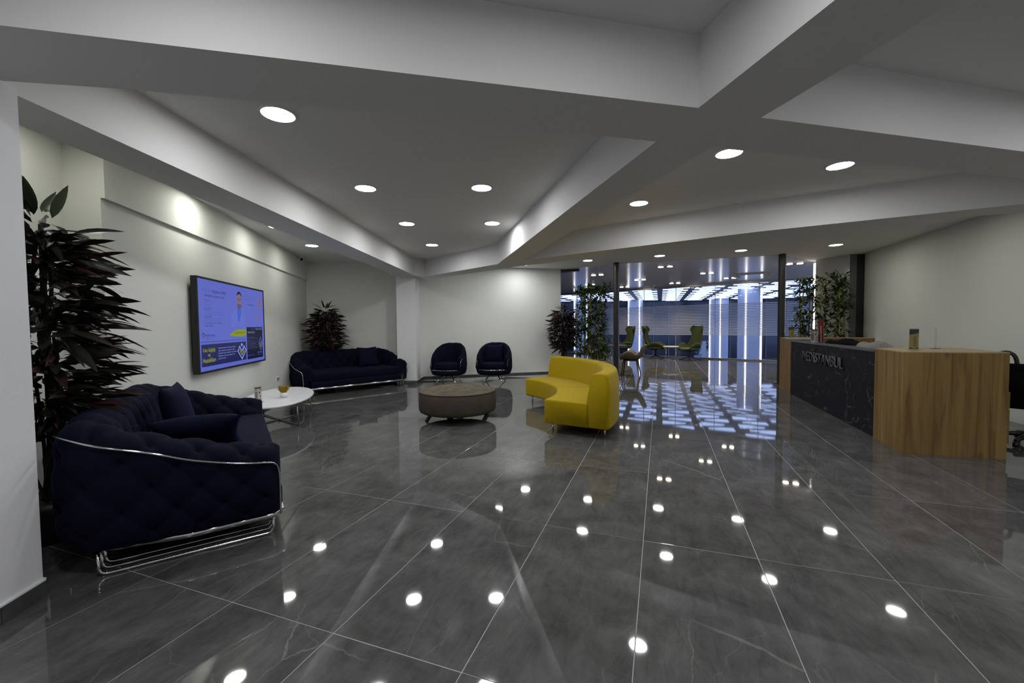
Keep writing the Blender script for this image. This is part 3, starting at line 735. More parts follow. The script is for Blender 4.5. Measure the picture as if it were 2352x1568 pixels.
# ---- barrel armchairs
def make_armchair():
    root = thing('barrel_armchair', '', 'armchair')
    n = 130; pth = []
    # travel from one arm front round the back to the other, outward on the left hand
    pth = [Vector((.335 * math.sin(math.radians(-108 + 216 * k / n)), .335 * math.cos(math.radians(-108 + 216 * k / n)))) for k in range(n + 1)]
    def H(s):
        d = min(s, 1 - s) * 2; d = min(1, d / .85); return .60 + .305 * math.sin(d * PI / 2) ** .9
    bm, P = tufted(pth, H, .11, .009, .15, .26, 44, .19, .34, 0.15)
    obj('tufted_shell', bm, VELVET, root, True)
    bm = lathe(nb(), [(0, .19), (.34, .19), (.375, .205), (.385, .235), (.383, .285), (.365, .302), (0, .302)], 48); obj('drum_base', bm, VELVET, root, True)
    bm = lathe(nb(), [(0, .30), (.31, .30), (.325, .32), (.325, .42), (.31, .447), (.25, .462), (0, .470)], 48); obj('seat_cushion', bm, VELVET, root, True)
    ring = [(.372 * math.sin(a), -.372 * math.cos(a), .306) for a in [math.radians(-56 + 112 * k / 30) for k in range(31)]]
    obj('chrome_piping', tube(nb(), ring, .008, 6), CHROME, root, True)
    for sx in (-1, 1):
        q = [(sx * .384, .10, .66), (sx * .392, .0, .60), (sx * .380, -.10, .55), (sx * .362, -.155, .50), (sx * .352, -.175, .36)]
        obj('chrome_piping', tube(nb(), smoothpath(q, 20), .0035, 6), CHROME, root, True)
    bm = lathe(nb(), [(0, .165), (.16, .165), (.17, .19), (0, .19)], 24); obj('leg_plate', bm, BLACKP, root)
    for k in range(4):
        a = PI / 4 + k * PI / 2 + .1
        obj('leg', tube(nb(), [(.10 * math.cos(a), .10 * math.sin(a), .185), (.335 * math.cos(a), .335 * math.sin(a), .008)], [.018, .011], 8), CHROME, root, True)
    return root
ch = make_armchair(); ch.location = (-1.46, 9.42, 0); ch.rotation_euler = (0, 0, math.radians(-14)); ch['group'] = 'navy barrel armchairs'
ch['label'] = 'empty navy velvet barrel armchair on splayed chrome legs by the back wall'
dup(ch, (-.42, 9.45, 0), math.radians(-11), 'navy velvet barrel armchair holding a square cushion by the back wall', 'navy barrel armchairs')
pillow('pillow', .42, .42, .13, 'square navy cushion standing in the barrel armchair', (-.43, 9.53, .655), (math.radians(80), 0, math.radians(-4)), 8)

# ---- round tufted ottoman
t = thing('round_ottoman', 'round brown taupe tufted ottoman on dark slanted legs', 'ottoman', (-.765, 5.72, 0))
bm = lathe(nb(), [(0, .115), (.49, .115), (.52, .13), (.532, .165), (.535, .28), (.530, .385), (.52, .402), (0, .402)], 64); obj('body', bm, TAUPE2, t, True)
Pn = []
for i in range(0, 37):
    r = .52 * i / 36; row = []
    for k in range(96):
        a = k * 2 * PI / 96; x, y = r * math.cos(a), r * math.sin(a)
        z = .402 + .058 * (1 - (r / .525) ** 2.4)
        p, q = x / .26 + y / .36, x / .26 - y / .36
        sp, sq = abs(math.sin(PI * p)), abs(math.sin(PI * q)); f = (sp * sq + .002) ** .33; fd = min(1, (.525 - r) / .10)
        z += (.020 * (f - .75) - .022 * math.exp(-(sp * sp + sq * sq) / .05)) * fd
        row.append((x, y, z))
    Pn.append(row)
bm = nb(); gridsurf(bm, Pn, False, True); bmesh.ops.remove_doubles(bm, verts=bm.verts, dist=.0005); obj('tufted_top', bm, TAUPE, t, True)
obj('piping', tube(nb(), [(.527 * math.cos(k * PI / 36), .527 * math.sin(k * PI / 36), .398) for k in range(72)], .007, 6, True), TAUPE2, t, True)
for a in (204, 27, 115):
    a = math.radians(a); c_, s_ = math.cos(a), math.sin(a); bm = nb()
    q0, q1 = Vector((.36 * c_, .36 * s_, .118)), Vector((.445 * c_, .445 * s_, 0)); side = Vector((-s_, c_, 0)) * .042; th = Vector((c_, s_, 0)) * .016
    v = [bm.verts.new(p) for p in (q0 - side - th, q0 + side - th, q0 + side + th, q0 - side + th, q1 - side - th, q1 + side - th, q1 + side + th, q1 - side + th)]
    for f in ((0, 1, 2, 3), (7, 6, 5, 4), (0, 4, 5, 1), (1, 5, 6, 2), (2, 6, 7, 3), (3, 7, 4, 0)): bm.faces.new([v[i] for i in f])
    obj('leg', bm, DARKW, t)

# ---- yellow curved sofa in two modules
YC = (-1.06, 5.80)
t = thing('curved_sofa', 'mustard yellow curved sofa of two modules on thin chrome legs', 'sofa', (YC[0] + 2.1, YC[1], 0))
def arcpart(prof, a0, a1, nseg, rnd=.03):
    """a closed (r,z) outline swept round YC, its two ends softly rounded"""
    angs = []; P = []
    cr = sum(p[0] for p in prof) / len(prof); cz = sum(p[1] for p in prof) / len(prof)
    e = rnd / cr
    st = [(a0, .96), (a0 + e * .3, .985), (a0 + e, 1.0)] + [(a0 + e + (a1 - a0 - 2 * e) * k / nseg, 1.0) for k in range(1, nseg)] + [(a1 - e, 1.0), (a1 - e * .3, .985), (a1, .96)]
    for a, s in st:
        row = []
        for r, z in prof:
            rr, zz = cr + (r - cr) * (1 - (1 - s) * .9), cz + (z - cz) * s
            row.append((YC[0] + rr * math.cos(a) - t.location.x, YC[1] + rr * math.sin(a) - t.location.y, zz))
        P.append(row)
    bm = nb(); V = gridsurf(bm, P, False, True); bm.faces.new(V[0][::-1]); bm.faces.new(V[-1]); return bm
def rounded(poly, r, n=5):
    out = []
    for i, p in enumerate(poly):
        p = Vector(p); a = Vector(poly[i - 1]); b = Vector(poly[(i + 1) % len(poly)]); rr = min(r, (a - p).length * .45, (b - p).length * .45)
        s, e = p + (a - p).normalized() * rr, p + (b - p).normalized() * rr
        for k in range(n + 1):
            u = k / n; out.append((1 - u) ** 2 * s + 2 * u * (1 - u) * p + u * u * e)
    return [(q.x, q.y) for q in out]
seatp = rounded([(1.68, .115), (2.26, .115), (2.26, .395), (1.68, .405)], .035)
backp = rounded([(2.215, .115), (2.49, .115), (2.49, .58), (2.46, .745), (2.285, .745), (2.215, .40)], .05)
for a0, a1 in ((-31.3, 2.6), (3.0, 40.5)):
    a0, a1 = math.radians(a0), math.radians(a1)
    obj('seat', arcpart(seatp, a0, a1, 26), YELLOW, t, True)
    obj('backrest', arcpart(backp, a0, a1, 26), YELLOW, t, True)
for a, r in ((-28.5, 1.76), (-28.5, 2.40), (3, 2.40), (37.5, 1.76), (37.5, 2.40), (3, 1.76)):
    a = math.radians(a); x, y = YC[0] + r * math.cos(a) - t.location.x, YC[1] + r * math.sin(a) - t.location.y
    bm = tube(nb(), [(x, y, .118), (x, y, 0)], [.013, .009], 10); box(bm, x - .035, y - .035, .112, x + .035, y + .035, .118); obj('leg', bm, CHROME, t, True)

# ---- oval coffee table
TC = (-3.27, 5.76); TA = math.radians(110)
t = thing('coffee_table', 'white oval coffee table on thin chrome legs with crossed floor bars', 'table', (TC[0], TC[1], 0), TA)
bm = nb(); ea, eb = .90, .42
prof = [(1 - .016, .310), (1.0, .316), (1.0, .330), (1 - .010, .336)]
P = [[(ea * r * math.cos(k * PI / 40), eb * r * math.sin(k * PI / 40), z) for k in range(80)] for r, z in prof]
V = gridsurf(bm, P, False, True); bm.faces.new(V[0][::-1]); bm.faces.new(V[-1]); obj('tabletop', bm, WHITEL, t)
ca, sa = math.cos(-TA), math.sin(-TA)
feet = []
for (x, y) in ((-3.44, 5.174), (-2.82, 5.379), (-3.682, 6.043), (-3.105, 6.307)):
    dx, dy = x - TC[0], y - TC[1]; feet.append((dx * ca - dy * sa, dx * sa + dy * ca))
for fx, fy in feet: obj('leg', tube(nb(), [(fx * .93, fy * .93, .312), (fx, fy, .010)], .009, 8), STEEL, t, True)
obj('cross_bar', tube(nb(), [(feet[0][0], feet[0][1], .010), (feet[3][0], feet[3][1], .010)], .009, 8), STEEL, t, True)
obj('cross_bar', tube(nb(), [(feet[1][0], feet[1][1], .012), (feet[2][0], feet[2][1], .012)], .009, 8), STEEL, t, True)

# ---- vase with dried grass on a saucer
t = thing('grass_vase', 'small white round vase of dried yellow grass on the oval table', 'vase', (-3.125, 5.60, .336))
obj('saucer', lathe(nb(), [(0, 0), (.07, 0), (.078, .006), (.07, .008), (0, .006)], 6), CERAM, t)
obj('bowl', lathe(nb(), [(0, .006), (.030, .006), (.048, .024), (.052, .045), (.046, .064), (.038, .072), (.034, .070), (.0, .060)], 28), CERAM, t, True)
bm = nb(); rnd = random.Random(4)
for k in range(170):
    a = rnd.random() * 2 * PI; r0 = rnd.random() ** .5 * .028; r1 = r0 * 2.1 + rnd.random() * .02; h = .125 + rnd.random() * .045
    tube(bm, [(r0 * math.cos(a), r0 * math.sin(a), .06), (r1 * .75 * math.cos(a), r1 * .75 * math.sin(a), h * .75), (r1 * 1.15 * math.cos(a), r1 * 1.15 * math.sin(a), h)], [.0012, .0028, .0015], 3)
obj('dried_grass', bm, mat('dried_grass', (.36, .24, .012), .8, vary=(30, .3)), t, kind='stuff')

# ---- leaflet stands
PAPER = mat('paper', (.62, .60, .56), .6); ORANGE = mat('orange_print', (.55, .24, .03), .6); BLACKINK = mat('black_ink', (.03, .03, .03), .6); REDINK = mat('red_print', (.25, .01, .012), .5)
BLUEGREY = mat('blue_grey_print', (.05, .06, .09), .5); CREAM = mat('cream_print', (.42, .34, .13), .6)
def leaflet(loc, rz, h, wd, label, style, acr=True):
    t = thing('leaflet_stand', label, 'leaflet stand', loc, rz)
    obj('foot', bbox(-wd * .62, -.045, 0, wd * .62, .045, .004, .001, 1), ACRYL, t)
    obj('sleeve', box(nb(), -wd / 2 - .003, -.006, .004, wd / 2 + .003, .006, h + .01), ACRYL, t)
    if style is None: return t
    base = {'flyer': PAPER, 'yellow': CREAM, 'red': REDINK, 'dark': BLUEGREY}[style]
    lf = obj('leaflet', box(nb(), -wd / 2, -.002, .008, wd / 2, .002, h), base, t)
    f = -.0026
    if style == 'flyer':
        bm = flat(nb(), [(-wd * .46, h * .90), (wd * .46, h * .90), (wd * .46, h * .985), (-wd * .46, h * .985)], f); 
        for k in range(7): flat(bm, [(-wd * .44, h * (.20 + .075 * k)), (-wd * .06, h * (.20 + .075 * k)), (-wd * .06, h * (.245 + .075 * k)), (-wd * .44, h * (.245 + .075 * k))], f)
        flat(bm, [(wd * .12, h * .55), (wd * .30, h * .58), (wd * .28, h * .70), (wd * .14, h * .70)], f); flat(bm, [(wd * .22, h * .36), (wd * .40, h * .34), (wd * .36, h * .48)], f)
        obj('print', bm, BLACKINK, lf)
        bm = flat(nb(), [(-wd * .45, h * .76), (-wd * .12, h * .76), (-wd * .12, h * .86), (-wd * .45, h * .86)], f); flat(bm, [(wd * .16, h * .78), (wd * .44, h * .78), (wd * .44, h * .87), (wd * .16, h * .87)], f); flat(bm, [(wd * .22, h * .12), (wd * .42, h * .14), (wd * .40, h * .27), (wd * .24, h * .27)], f)
        obj('print', bm, ORANGE, lf)
    if style == 'yellow':
        obj('print', flat(flat(nb(), [(-wd * .5, h * .72), (wd * .5, h * .80), (wd * .5, h), (-wd * .5, h)], f), [(-wd * .5, .01), (wd * .5, .01), (wd * .5, h * .10), (0, h * .06), (-wd * .5, h * .12)], f), BLUEGREY, lf)
        bm = nb()
        for k in range(6): flat(bm, [(-wd * .05, h * (.2 + .08 * k)), (wd * .25, h * (.2 + .08 * k)), (wd * .25, h * (.23 + .08 * k)), (-wd * .05, h * (.23 + .08 * k))], f)
        obj('print', bm, mat('brown_ink', (.13, .07, .03), .6), lf)
    if style == 'red':
        obj('print', flat(nb(), [(wd * .02, .01), (wd * .2, .01), (wd * .06, h * .75), (-wd * .06, h * .75)], f), PAPER, lf)
    return t
leaflet((-3.265, 5.255, .336), 1.05, .195, .085, 'narrow printed leaflet in a clear stand on the oval table', 'flyer')

# ---- television
t = thing('television', 'wide wall television showing a blue hospital information page', 'television', ((Vector((-3.862, 5.874)) + LN * .09).x, (Vector((-3.862, 5.874)) + LN * .09).y, 0), math.atan2(LD.y, LD.x))
X0, X1, Z0, Z1 = -1.35, .605, .79, 1.86
obj('housing', bbox(X0 - .015, .0, Z0 - .015, X1 + .015, .055, Z1 + .015, .004, 1), BLACKP, t)
obj('wall_bracket', box(nb(), -.75, .055, 1.1, .05, .10, 1.55), BLACKP, t)
bz = nb(); 
for q in ((X0 - .015, Z0 - .015, X1 + .015, Z0 + .008), (X0 - .015, Z1 - .008, X1 + .015, Z1 + .015), (X0 - .015, Z0, X0 + .008, Z1), (X1 - .008, Z0, X1 + .015, Z1)): box(bz, q[0], -.008, q[1], q[2], .002, q[3])
obj('bezel', bz, BLACKP, t)
def scr(name, c, s=1.0): return mat(name, (0.0, 0.0, 0.0), .25, emit=c, estr=s, spec=.3)
def lin(r, g, b): return tuple(((v / 255 + .055) / 1.055) ** 2.4 if v > 10 else v / 255 / 12.92 for v in (r, g, b))
sb = scr('screen_blue', lin(88, 99, 186)); sn = scr('screen_navy', lin(30, 36, 84)); sd = scr('screen_dark_navy', lin(20, 23, 46)); sg = scr('screen_lime', lin(128, 140, 30)); st_ = scr('screen_ink', lin(30, 30, 66)); sf = scr('screen_faint', lin(74, 84, 158)); sl = scr('screen_pale', lin(130, 142, 210)); sk = scr('screen_skin', lin(118, 100, 128)); sh2 = scr('screen_light_hair', lin(112, 98, 140)); sh_ = scr('screen_hair', lin(28, 22, 34)); sc_ = scr('screen_shirt', lin(56, 92, 190)); sc2 = scr('screen_coat', lin(92, 104, 191))
screen = obj('screen', box(nb(), X0 + .008, -.002, Z0 + .008, X1 - .008, .0, Z1 - .008), sb, t)
Y1, Y2, Y3 = -.0032, -.0044, -.0056
def put(bm, m, name='screen_graphic'): return obj(name, bm, m, screen)
put(text_bm('Dr. Öğr. Üyesi', -1.250, 1.705, -1.035, 1.752, Y1), sf, 'screen_text')
put(text_bm('Oğuzhan ÇİMEN', -1.012, 1.700, -.655, 1.758, Y1), st_, 'screen_text')
put(text_bm('ORTOPEDİ & TRAVMATOLOJİ', -1.194, 1.648, -.712, 1.690, Y1), st_, 'screen_text')
for s, x0, x1, z, m in (('Ön Cerrahisi', -1.207, -1.075, 1.612, st_), ('Protez ve Çıkıkları', -1.190, -.985, 1.583, sf), ('Kırıklar, Çocuk', -1.187, -1.06, 1.555, sf), ('Diz Çapraz Bağ Cerrahisi', -1.187, -.95, 1.527, sf), ('Omuz Cerrahisi', -1.207, -1.045, 1.502, st_),
                        ('Omuz Kırığı ve Artroskopik Girişimler', -1.187, -.770, 1.470, sf), ('Omuz Çıkığı Onarımı, Kireçlenme, Protez', -1.187, -.715, 1.442, sf), ('Kalça Cerrahisi', -1.207, -1.045, 1.416, st_), ('Kalça Kırıkları Tedavisi', -1.190, -.83, 1.391, sf),
                        ('Kalça Protezi ve Kırık Cerrahisi', -1.190, -.79, 1.366, sf), ('Çocuk Ortopedisi Travma Tedavisi', -1.209, -.785, 1.338, st_), ('Travma Cerrahisi', -1.207, -1.02, 1.310, st_)):
    put(text_bm(s, x0, z, x1, z + .020, Y1), m, 'screen_text')
def disc(cx, cz, rx, rz_, n=24, a0=0, a1=2 * PI): return [(cx + rx * math.cos(a0 + (a1 - a0) * k / n), cz + rz_ * math.sin(a0 + (a1 - a0) * k / n)) for k in range(n)]
# head and shoulders of a doctor in a pale coat
put(flat(flat(nb(), [(-.56, 1.30), (-.10, 1.30), (-.10, 1.46), (-.19, 1.545), (-.24, 1.56), (-.33, 1.56), (-.43, 1.53), (-.53, 1.46)], Y1), disc(-.17, 1.30, .05, .03), Y1), sc2, 'portrait')
put(flat(nb(), [(-.345, 1.56), (-.225, 1.575), (-.215, 1.50), (-.30, 1.36), (-.33, 1.38), (-.34, 1.48)], Y2), sc_, 'portrait')
put(flat(nb(), disc(-.278, 1.660, .080, .115), Y2), sk, 'portrait')
sbd = scr('screen_beard', lin(86, 72, 98))
put(flat(nb(), disc(-.277, 1.625, .066, .078, 20, PI * 1.02, PI * 1.98), Y3), sbd, 'portrait')
put(flat(nb(), disc(-.277, 1.700, .081, .085, 24, .25, PI - .25), Y3 - .0002), sh_, 'portrait'); put(flat(nb(), disc(-.277, 1.690, .068, .062, 24, .1, PI - .1), Y3 - .0008), sk, 'portrait')
bm = nb()
for ex in (-.310, -.246): flat(bm, disc(ex, 1.668, .013, .006, 10), Y3 - .001); flat(bm, [(ex - .02, 1.684), (ex + .02, 1.686), (ex + .02, 1.692), (ex - .02, 1.690)], Y3 - .001)
put(bm, sh_, 'portrait'); put(flat(flat(nb(), disc(-.277, 1.594, .022, .005, 10), Y3 - .001), [(-.284, 1.632), (-.268, 1.632), (-.273, 1.660)], Y3 - .001), scr('screen_lip', lin(100, 74, 104)), 'portrait')
# lime banner with the telephone number
gb = flat(nb(), [(-.605, 1.196), (-.50, 1.235), (-.40, 1.262), (-.316, 1.272), (-.075, 1.272), (-.082, 1.19), (-.16, 1.179), (-.26, 1.174), (-.38, 1.178), (-.50, 1.187)], Y2); put(gb, sg)
put(text_bm('0 (212) 474 47 47', -.445, 1.205, -.125, 1.240, Y3), st_, 'screen_text')
put(text_bm('www.medistanbul.com.tr', -.49, 1.146, -.115, 1.162, Y1), sf, 'screen_text')
def emblem(cx, cz, w_, h_, m1, m2, th, y):
    f = lambda p: (cx + p[0] * w_ / 2, cz + p[1] * h_ / 2)
    a = strokes(nb(), [f(p) for p in ((-1, .05), (-.55, .62), (0, .0), (.55, .62), (1, .05), (0, -1), (-1, .05))], th, y)
    flat(a, disc(cx, cz + h_ * .40, w_ * .12, h_ * .10, 14), y); put(a, m1, 'logo')
    put(strokes(nb(), [f(p) for p in ((-.50, .12), (0, -.48), (.50, .02), (.42, .22))], th, y - .0004), m2, 'logo')
emblem(-1.247, 1.211, .058, .064, st_, sg, .006, Y1)
put(text_bm('MEDİSTANBUL', -1.207, 1.192, -.955, 1.224, Y1), st_, 'screen_text'); put(text_bm('Hastanesi', -1.204, 1.160, -1.08, 1.182, Y1), sf, 'screen_text')
put(flat(nb(), [(-1.306, 1.129), (-.082, 1.129), (-.082, 1.134), (-1.306, 1.134)], Y1), sn)
put(flat(nb(), [(-1.302, .849), (-.095, .849), (-.095, 1.103), (-1.302, 1.103)], Y1), sn, 'screen_panel')
for s, x0, x1, z0, z1 in (('Göz Sağlığı', -1.273, -.985, 1.005, 1.060), ('ve', -1.165, -1.105, .958, .990), ('Hastalıkları', -1.280, -.975, .893, .945)): put(text_bm(s, x0, z0, x1, z1, Y2, 0, .018), sg, 'screen_text')
for s, x1, z in (('Bebeklerde Prematüre Retinopatisi, Şaşılık,', -.43, 1.035), ('göz kapağı ve gözyaşı kanalı', -.46, 1.003), ('Katarakt, göz tansiyonu ve glokom', -.385, .971), ('Retina, kornea, lazer ve', -.46, .939), ('gözlük muayenesi', -.72, .907)): put(text_bm(s, -.908, z, x1, z + .021, Y2, 0, .006), sl, 'screen_text')
emblem(-.235, .975, .255, .215, sl, sg, .020, Y2)
# right-hand column
emblem(.0, 1.733, .05, .055, sf, sg, .005, Y1)
put(text_bm('MEDİSTANBUL', .045, 1.718, .289, 1.745, Y1), sf, 'screen_text'); put(text_bm('Hastanesi', .05, 1.69, .16, 1.706, Y1), sf, 'screen_text'); put(text_bm('NÖROLOJİ', .0, 1.603, .218, 1.64, Y1), st_, 'screen_text')
put(flat(nb(), disc(.435, 1.655, .062, .095), Y1), sh2, 'portrait'); put(flat(flat(flat(nb(), disc(.412, 1.675, .008, .007, 8), Y3), disc(.446, 1.675, .008, .007, 8), Y3), disc(.428, 1.628, .015, .006, 10), Y3), sh_, 'portrait'); put(flat(nb(), disc(.428, 1.665, .046, .068), Y2), sk, 'portrait')
put(flat(flat(nb(), disc(.325, 1.44, .020, .04, 12), Y1), disc(.43, 1.436, .036, .022, 12), Y1), sk, 'portrait')
put(flat(nb(), [(-.055, .843), (.53, .843), (.53, 1.302), (-.055, 1.302)], Y1), sd, 'screen_panel')
put(text_bm('Uzm. Dr.', .10, 1.262, .25, 1.285, Y2), sf, 'screen_text'); put(text_bm('Tuğba Gemici YILDIZ', .262, 1.258, .512, 1.288, Y2), sl, 'screen_text'); put(text_bm('TIBBİ DAHİLİYE', -.025, 1.216, .227, 1.244, Y2), sl, 'screen_text')
for k, x1 in enumerate((.22, .36, .10, .34, .27, .36, .28, .36)): put(text_bm('Hipertansiyon ve Diyabet' if k % 2 else 'Tiroid Hastalıkları', -.033, 1.150 - k * .023, x1, 1.163 - k * .023, Y2), sf, 'screen_text')
emblem(.445, 1.05, .155, .21, sf, sg, .014, Y2)
put(text_bm('0 (212) 474 47 47', -.045, .880, .20, .905, Y2), sf, 'screen_text'); put(text_bm('@medistanbul', .32, .915, .49, .930, Y2), sl, 'screen_text'); put(text_bm('www.medistanbul.com.tr', .28, .885, .49, .899, Y2), sf, 'screen_text')

# ---- socket plate on the television wall
t = thing('wall_socket', 'white double wall socket above the skirting beside the far sofa', 'socket', (-4.172, 7.283, .383), math.atan2(LD.y, LD.x))
obj('plate', bbox(-.075, -.012, -.042, .075, 0, .042, .004, 1), CERAM, t)
for sx in (-.036, .036): bm = lathe(nb(), [(0, .0), (.022, .0), (.024, .004)], 16); bmesh.ops.transform(bm, matrix=Matrix.Translation((sx, -.012, 0)) @ Matrix.Rotation(PI / 2, 4, 'X'), verts=bm.verts); obj('outlet', bm, GREYP, t)

# ---- plants
def leaf_mesh(name, L=1.0, wd=.115, droop=.14, n=6):
    bm = nb(); V = []
    for i in range(n + 1):
        x = i / n; h = wd * (math.sin(PI * x ** .8) ** .85 if 0 < x < 1 else 0.003); z = -droop * x * x
        V.append([bm.verts.new((x * L, -h, z + h * .35)), bm.verts.new((x * L, 0, z)), bm.verts.new((x * L, h, z + h * .35))])
    for a, b in zip(V, V[1:]):
        for k in (0, 1): bm.faces.new((a[k], a[k + 1], b[k + 1], b[k]))
    me = bpy.data.meshes.new(name); bm.to_mesh(me); bm.free()
    for p in me.polygons: p.use_smooth = True
    return me
LM = [leaf_mesh('ficus_leaf_mesh', 1, .105, .10), leaf_mesh('ficus_leaf_mesh', 1, .09, .22), leaf_mesh('ficus_leaf_mesh', 1, .135, -.05)]
for k, m_ in enumerate(LM): m_.materials.append(LEAFG if k == 2 else LEAF)
def ficus(loc, label, zl, zh, R, Ln, nleaf, seed, pot_r, pot_h, rlow=None, green_top=True, az=None):
    rnd = random.Random(seed); t = thing('potted_ficus', label, 'plant', (*loc, 0))
    obj('pot', lathe(nb(), [(0, 0), (pot_r * .62, 0), (pot_r * .85, pot_h * .35), (pot_r, pot_h * .8), (pot_r, pot_h), (pot_r * .90, pot_h), (pot_r * .88, pot_h * .88), (0, pot_h * .88)], 36), POTM, t, True)
    bm = lathe(nb(), [(0, pot_h * .93), (pot_r * .5, pot_h * .92), (pot_r * .86, pot_h * .885)], 24)
    for v in bm.verts: v.co.z += rnd.uniform(-.006, .012)
    obj('moss', bm, MOSS, t, True)
    bm = nb()
    tube(bm, smoothpath([(0, 0, pot_h * .8), (.02, .01, zl), (-.01, .02, (zl + zh) / 2), (.015, 0, zh - .1)], 14), [.045 * .86 ** k + .006 for k in range(15)], 8); obj('trunk', bm, BARK, t, True)
    for k in range(4):
        a = rnd.random() * 6.3; w_ = [(.06 * math.cos(a), .06 * math.sin(a), pot_h * .85)]
        for q in range(1, 6): w_.append((.05 * math.cos(a) + rnd.uniform(-.07, .07), .05 * math.sin(a) + rnd.uniform(-.07, .07), pot_h + (zh * .9 - pot_h) * q / 5))
        obj('stem', tube(nb(), smoothpath(w_, 24), .009, 6), BARK, t, True)
    for k in range(nleaf):
        f = k / nleaf; z = zl + (zh - zl) * f
        top = f > .955
        if az is None: a = rnd.random() * 2 * PI
        else: a = rnd.gauss(az, 1.25)
        env = (0.55 + .45 * math.sin(PI * min(1, f * 1.05) ** .8)) if not top else .25
        r0 = R * env * rnd.uniform(.15, .72)
        o = bpy.data.objects.new('leaf', LM[2] if (top and green_top) else rnd.choice(LM[:2])); COL.objects.link(o); o.parent = t
        l = Ln * rnd.uniform(.75, 1.15)
        o.location = (r0 * math.cos(a), r0 * math.sin(a), z)
        pitch = rnd.gauss(-.05, .22) if not top else -rnd.uniform(.5, 1.3)
        o.rotation_euler = (rnd.gauss(0, .7), pitch, a + rnd.gauss(0, .25)); o.scale = (l, l, l)
    fo = nb()
    for k in range(int(nleaf * 2.2)):
        f = rnd.random(); z = zl + (zh - .12 - zl) * f; a = rnd.random() * 2 * PI
        r0 = R * (0.5 + .45 * math.sin(PI * f)) * rnd.uniform(.05, .72); l = Ln * rnd.uniform(.75, 1.1)
        n0 = len(fo.verts); fo.from_mesh(rnd.choice(LM[:2])); fo.verts.ensure_lookup_table()
        mx = Matrix.Translation((r0 * math.cos(a), r0 * math.sin(a), z)) @ Matrix.Rotation(a + rnd.gauss(0, .3), 4, 'Z') @ Matrix.Rotation(rnd.gauss(.05, .3), 4, 'Y') @ Matrix.Rotation(rnd.gauss(0, .7), 4, 'X') @ Matrix.Diagonal((l, l, l, 1))
        bmesh.ops.transform(fo, matrix=mx, verts=fo.verts[n0:])
    obj('foliage', fo, LEAF, t, True, kind='stuff')
    return t
ficus((-2.84, 2.50), 'tall dark leaved potted ficus squeezed between white column and near sofa', .60, 2.02, .40, .25, 290, 11, .185, .265)
ficus((-4.02, 8.90), 'dark reddish ficus plant standing behind the far corner sofa', .75, 1.72, .46, .21, 260, 12, .2, .34, green_top=False)
ficus((1.27, 10.28), 'dark ficus plant behind the yellow sofa at the end of the wall', .70, 1.70, .43, .21, 280, 13, .2, .34, green_top=False)

def bamboo(label, p, q, n, h, seed):
    rnd = random.Random(seed); p, q = Vector(p), Vector(q); mid = (p + q) / 2; ang = math.atan2((q - p).y, (q - p).x); L = (q - p).length
    t = thing('potted_bamboo', label, 'plant', (mid.x, mid.y, 0), ang)
    obj('planter', bbox(-L / 2 - .08, -.16, 0, L / 2 + .08, .16, .42, .01, 1), GREYP, t)
    obj('soil', box(nb(), -L / 2 - .05, -.13, .40, L / 2 + .05, .13, .428), MOSS, t)
    for k in range(n):
        x = -L / 2 + L * (k + .5) / n + rnd.uniform(-.04, .04); y = rnd.uniform(-.09, .09); hh = h * rnd.uniform(.90, 1.0); lx, ly = rnd.uniform(-.10, .12), rnd.uniform(-.06, .06)
        bm = nb(); pts = []; rad = []; nn = 13
        for i in range(nn + 1):
            f = i / nn; px, py, pz = x + lx * f, y + ly * f, .42 + (hh - .42) * f
            for dz, rr in ((-.006, .0145), (0, .0170), (.006, .0145)): pts.append((px, py, pz + dz)); rad.append(rr * (1 - .25 * f))
        tube(bm, pts, rad, 7); cane = obj('cane', bm, CANE, t, True)
        fb_ = nb()
        for c in range(40):
            f = rnd.uniform(.05, 1.0) if c > 3 else rnd.uniform(.93, 1.0); cx, cy, cz = x + lx * f, y + ly * f, .42 + (hh - .42) * f
            a0 = rnd.random() * 6.3; br = rnd.uniform(.03, .14); bx, by, bz = cx + br * math.cos(a0), cy + br * math.sin(a0), cz + rnd.uniform(.0, .09)
            for l in range(rnd.randint(6, 9)):
                a = a0 + rnd.uniform(-1.6, 1.6); pt = rnd.uniform(-.5, .9); ln = rnd.uniform(.11, .20); w_ = ln * .135
                d = Vector((math.cos(a) * math.cos(pt), math.sin(a) * math.cos(pt), math.sin(pt))); s = d.cross(Vector((0, 0, 1))).normalized() * w_; b0 = Vector((bx, by, bz))
                m1 = b0 + d * ln * .4; e = b0 + d * ln - Vector((0, 0, ln * .12))
                v = [fb_.verts.new(u) for u in (b0, m1 + s, m1 - Vector((0, 0, .004)), m1 - s, e)]
                fb_.faces.new((v[0], v[1], v[2])); fb_.faces.new((v[0], v[2], v[3])); fb_.faces.new((v[1], v[4], v[2])); fb_.faces.new((v[2], v[4], v[3]))
        obj('foliage', fb_, BLEAF, cane, kind='stuff')
    return t
bamboo('row of artificial bamboo canes behind the yellow sofa beside the first post', (1.60, 10.22), (2.30, 10.05), 9, 2.24, 21)
bamboo('row of artificial bamboo canes behind the reception desk beside the second post', (6.08, 9.00), (7.08, 8.60), 9, 2.28, 22)

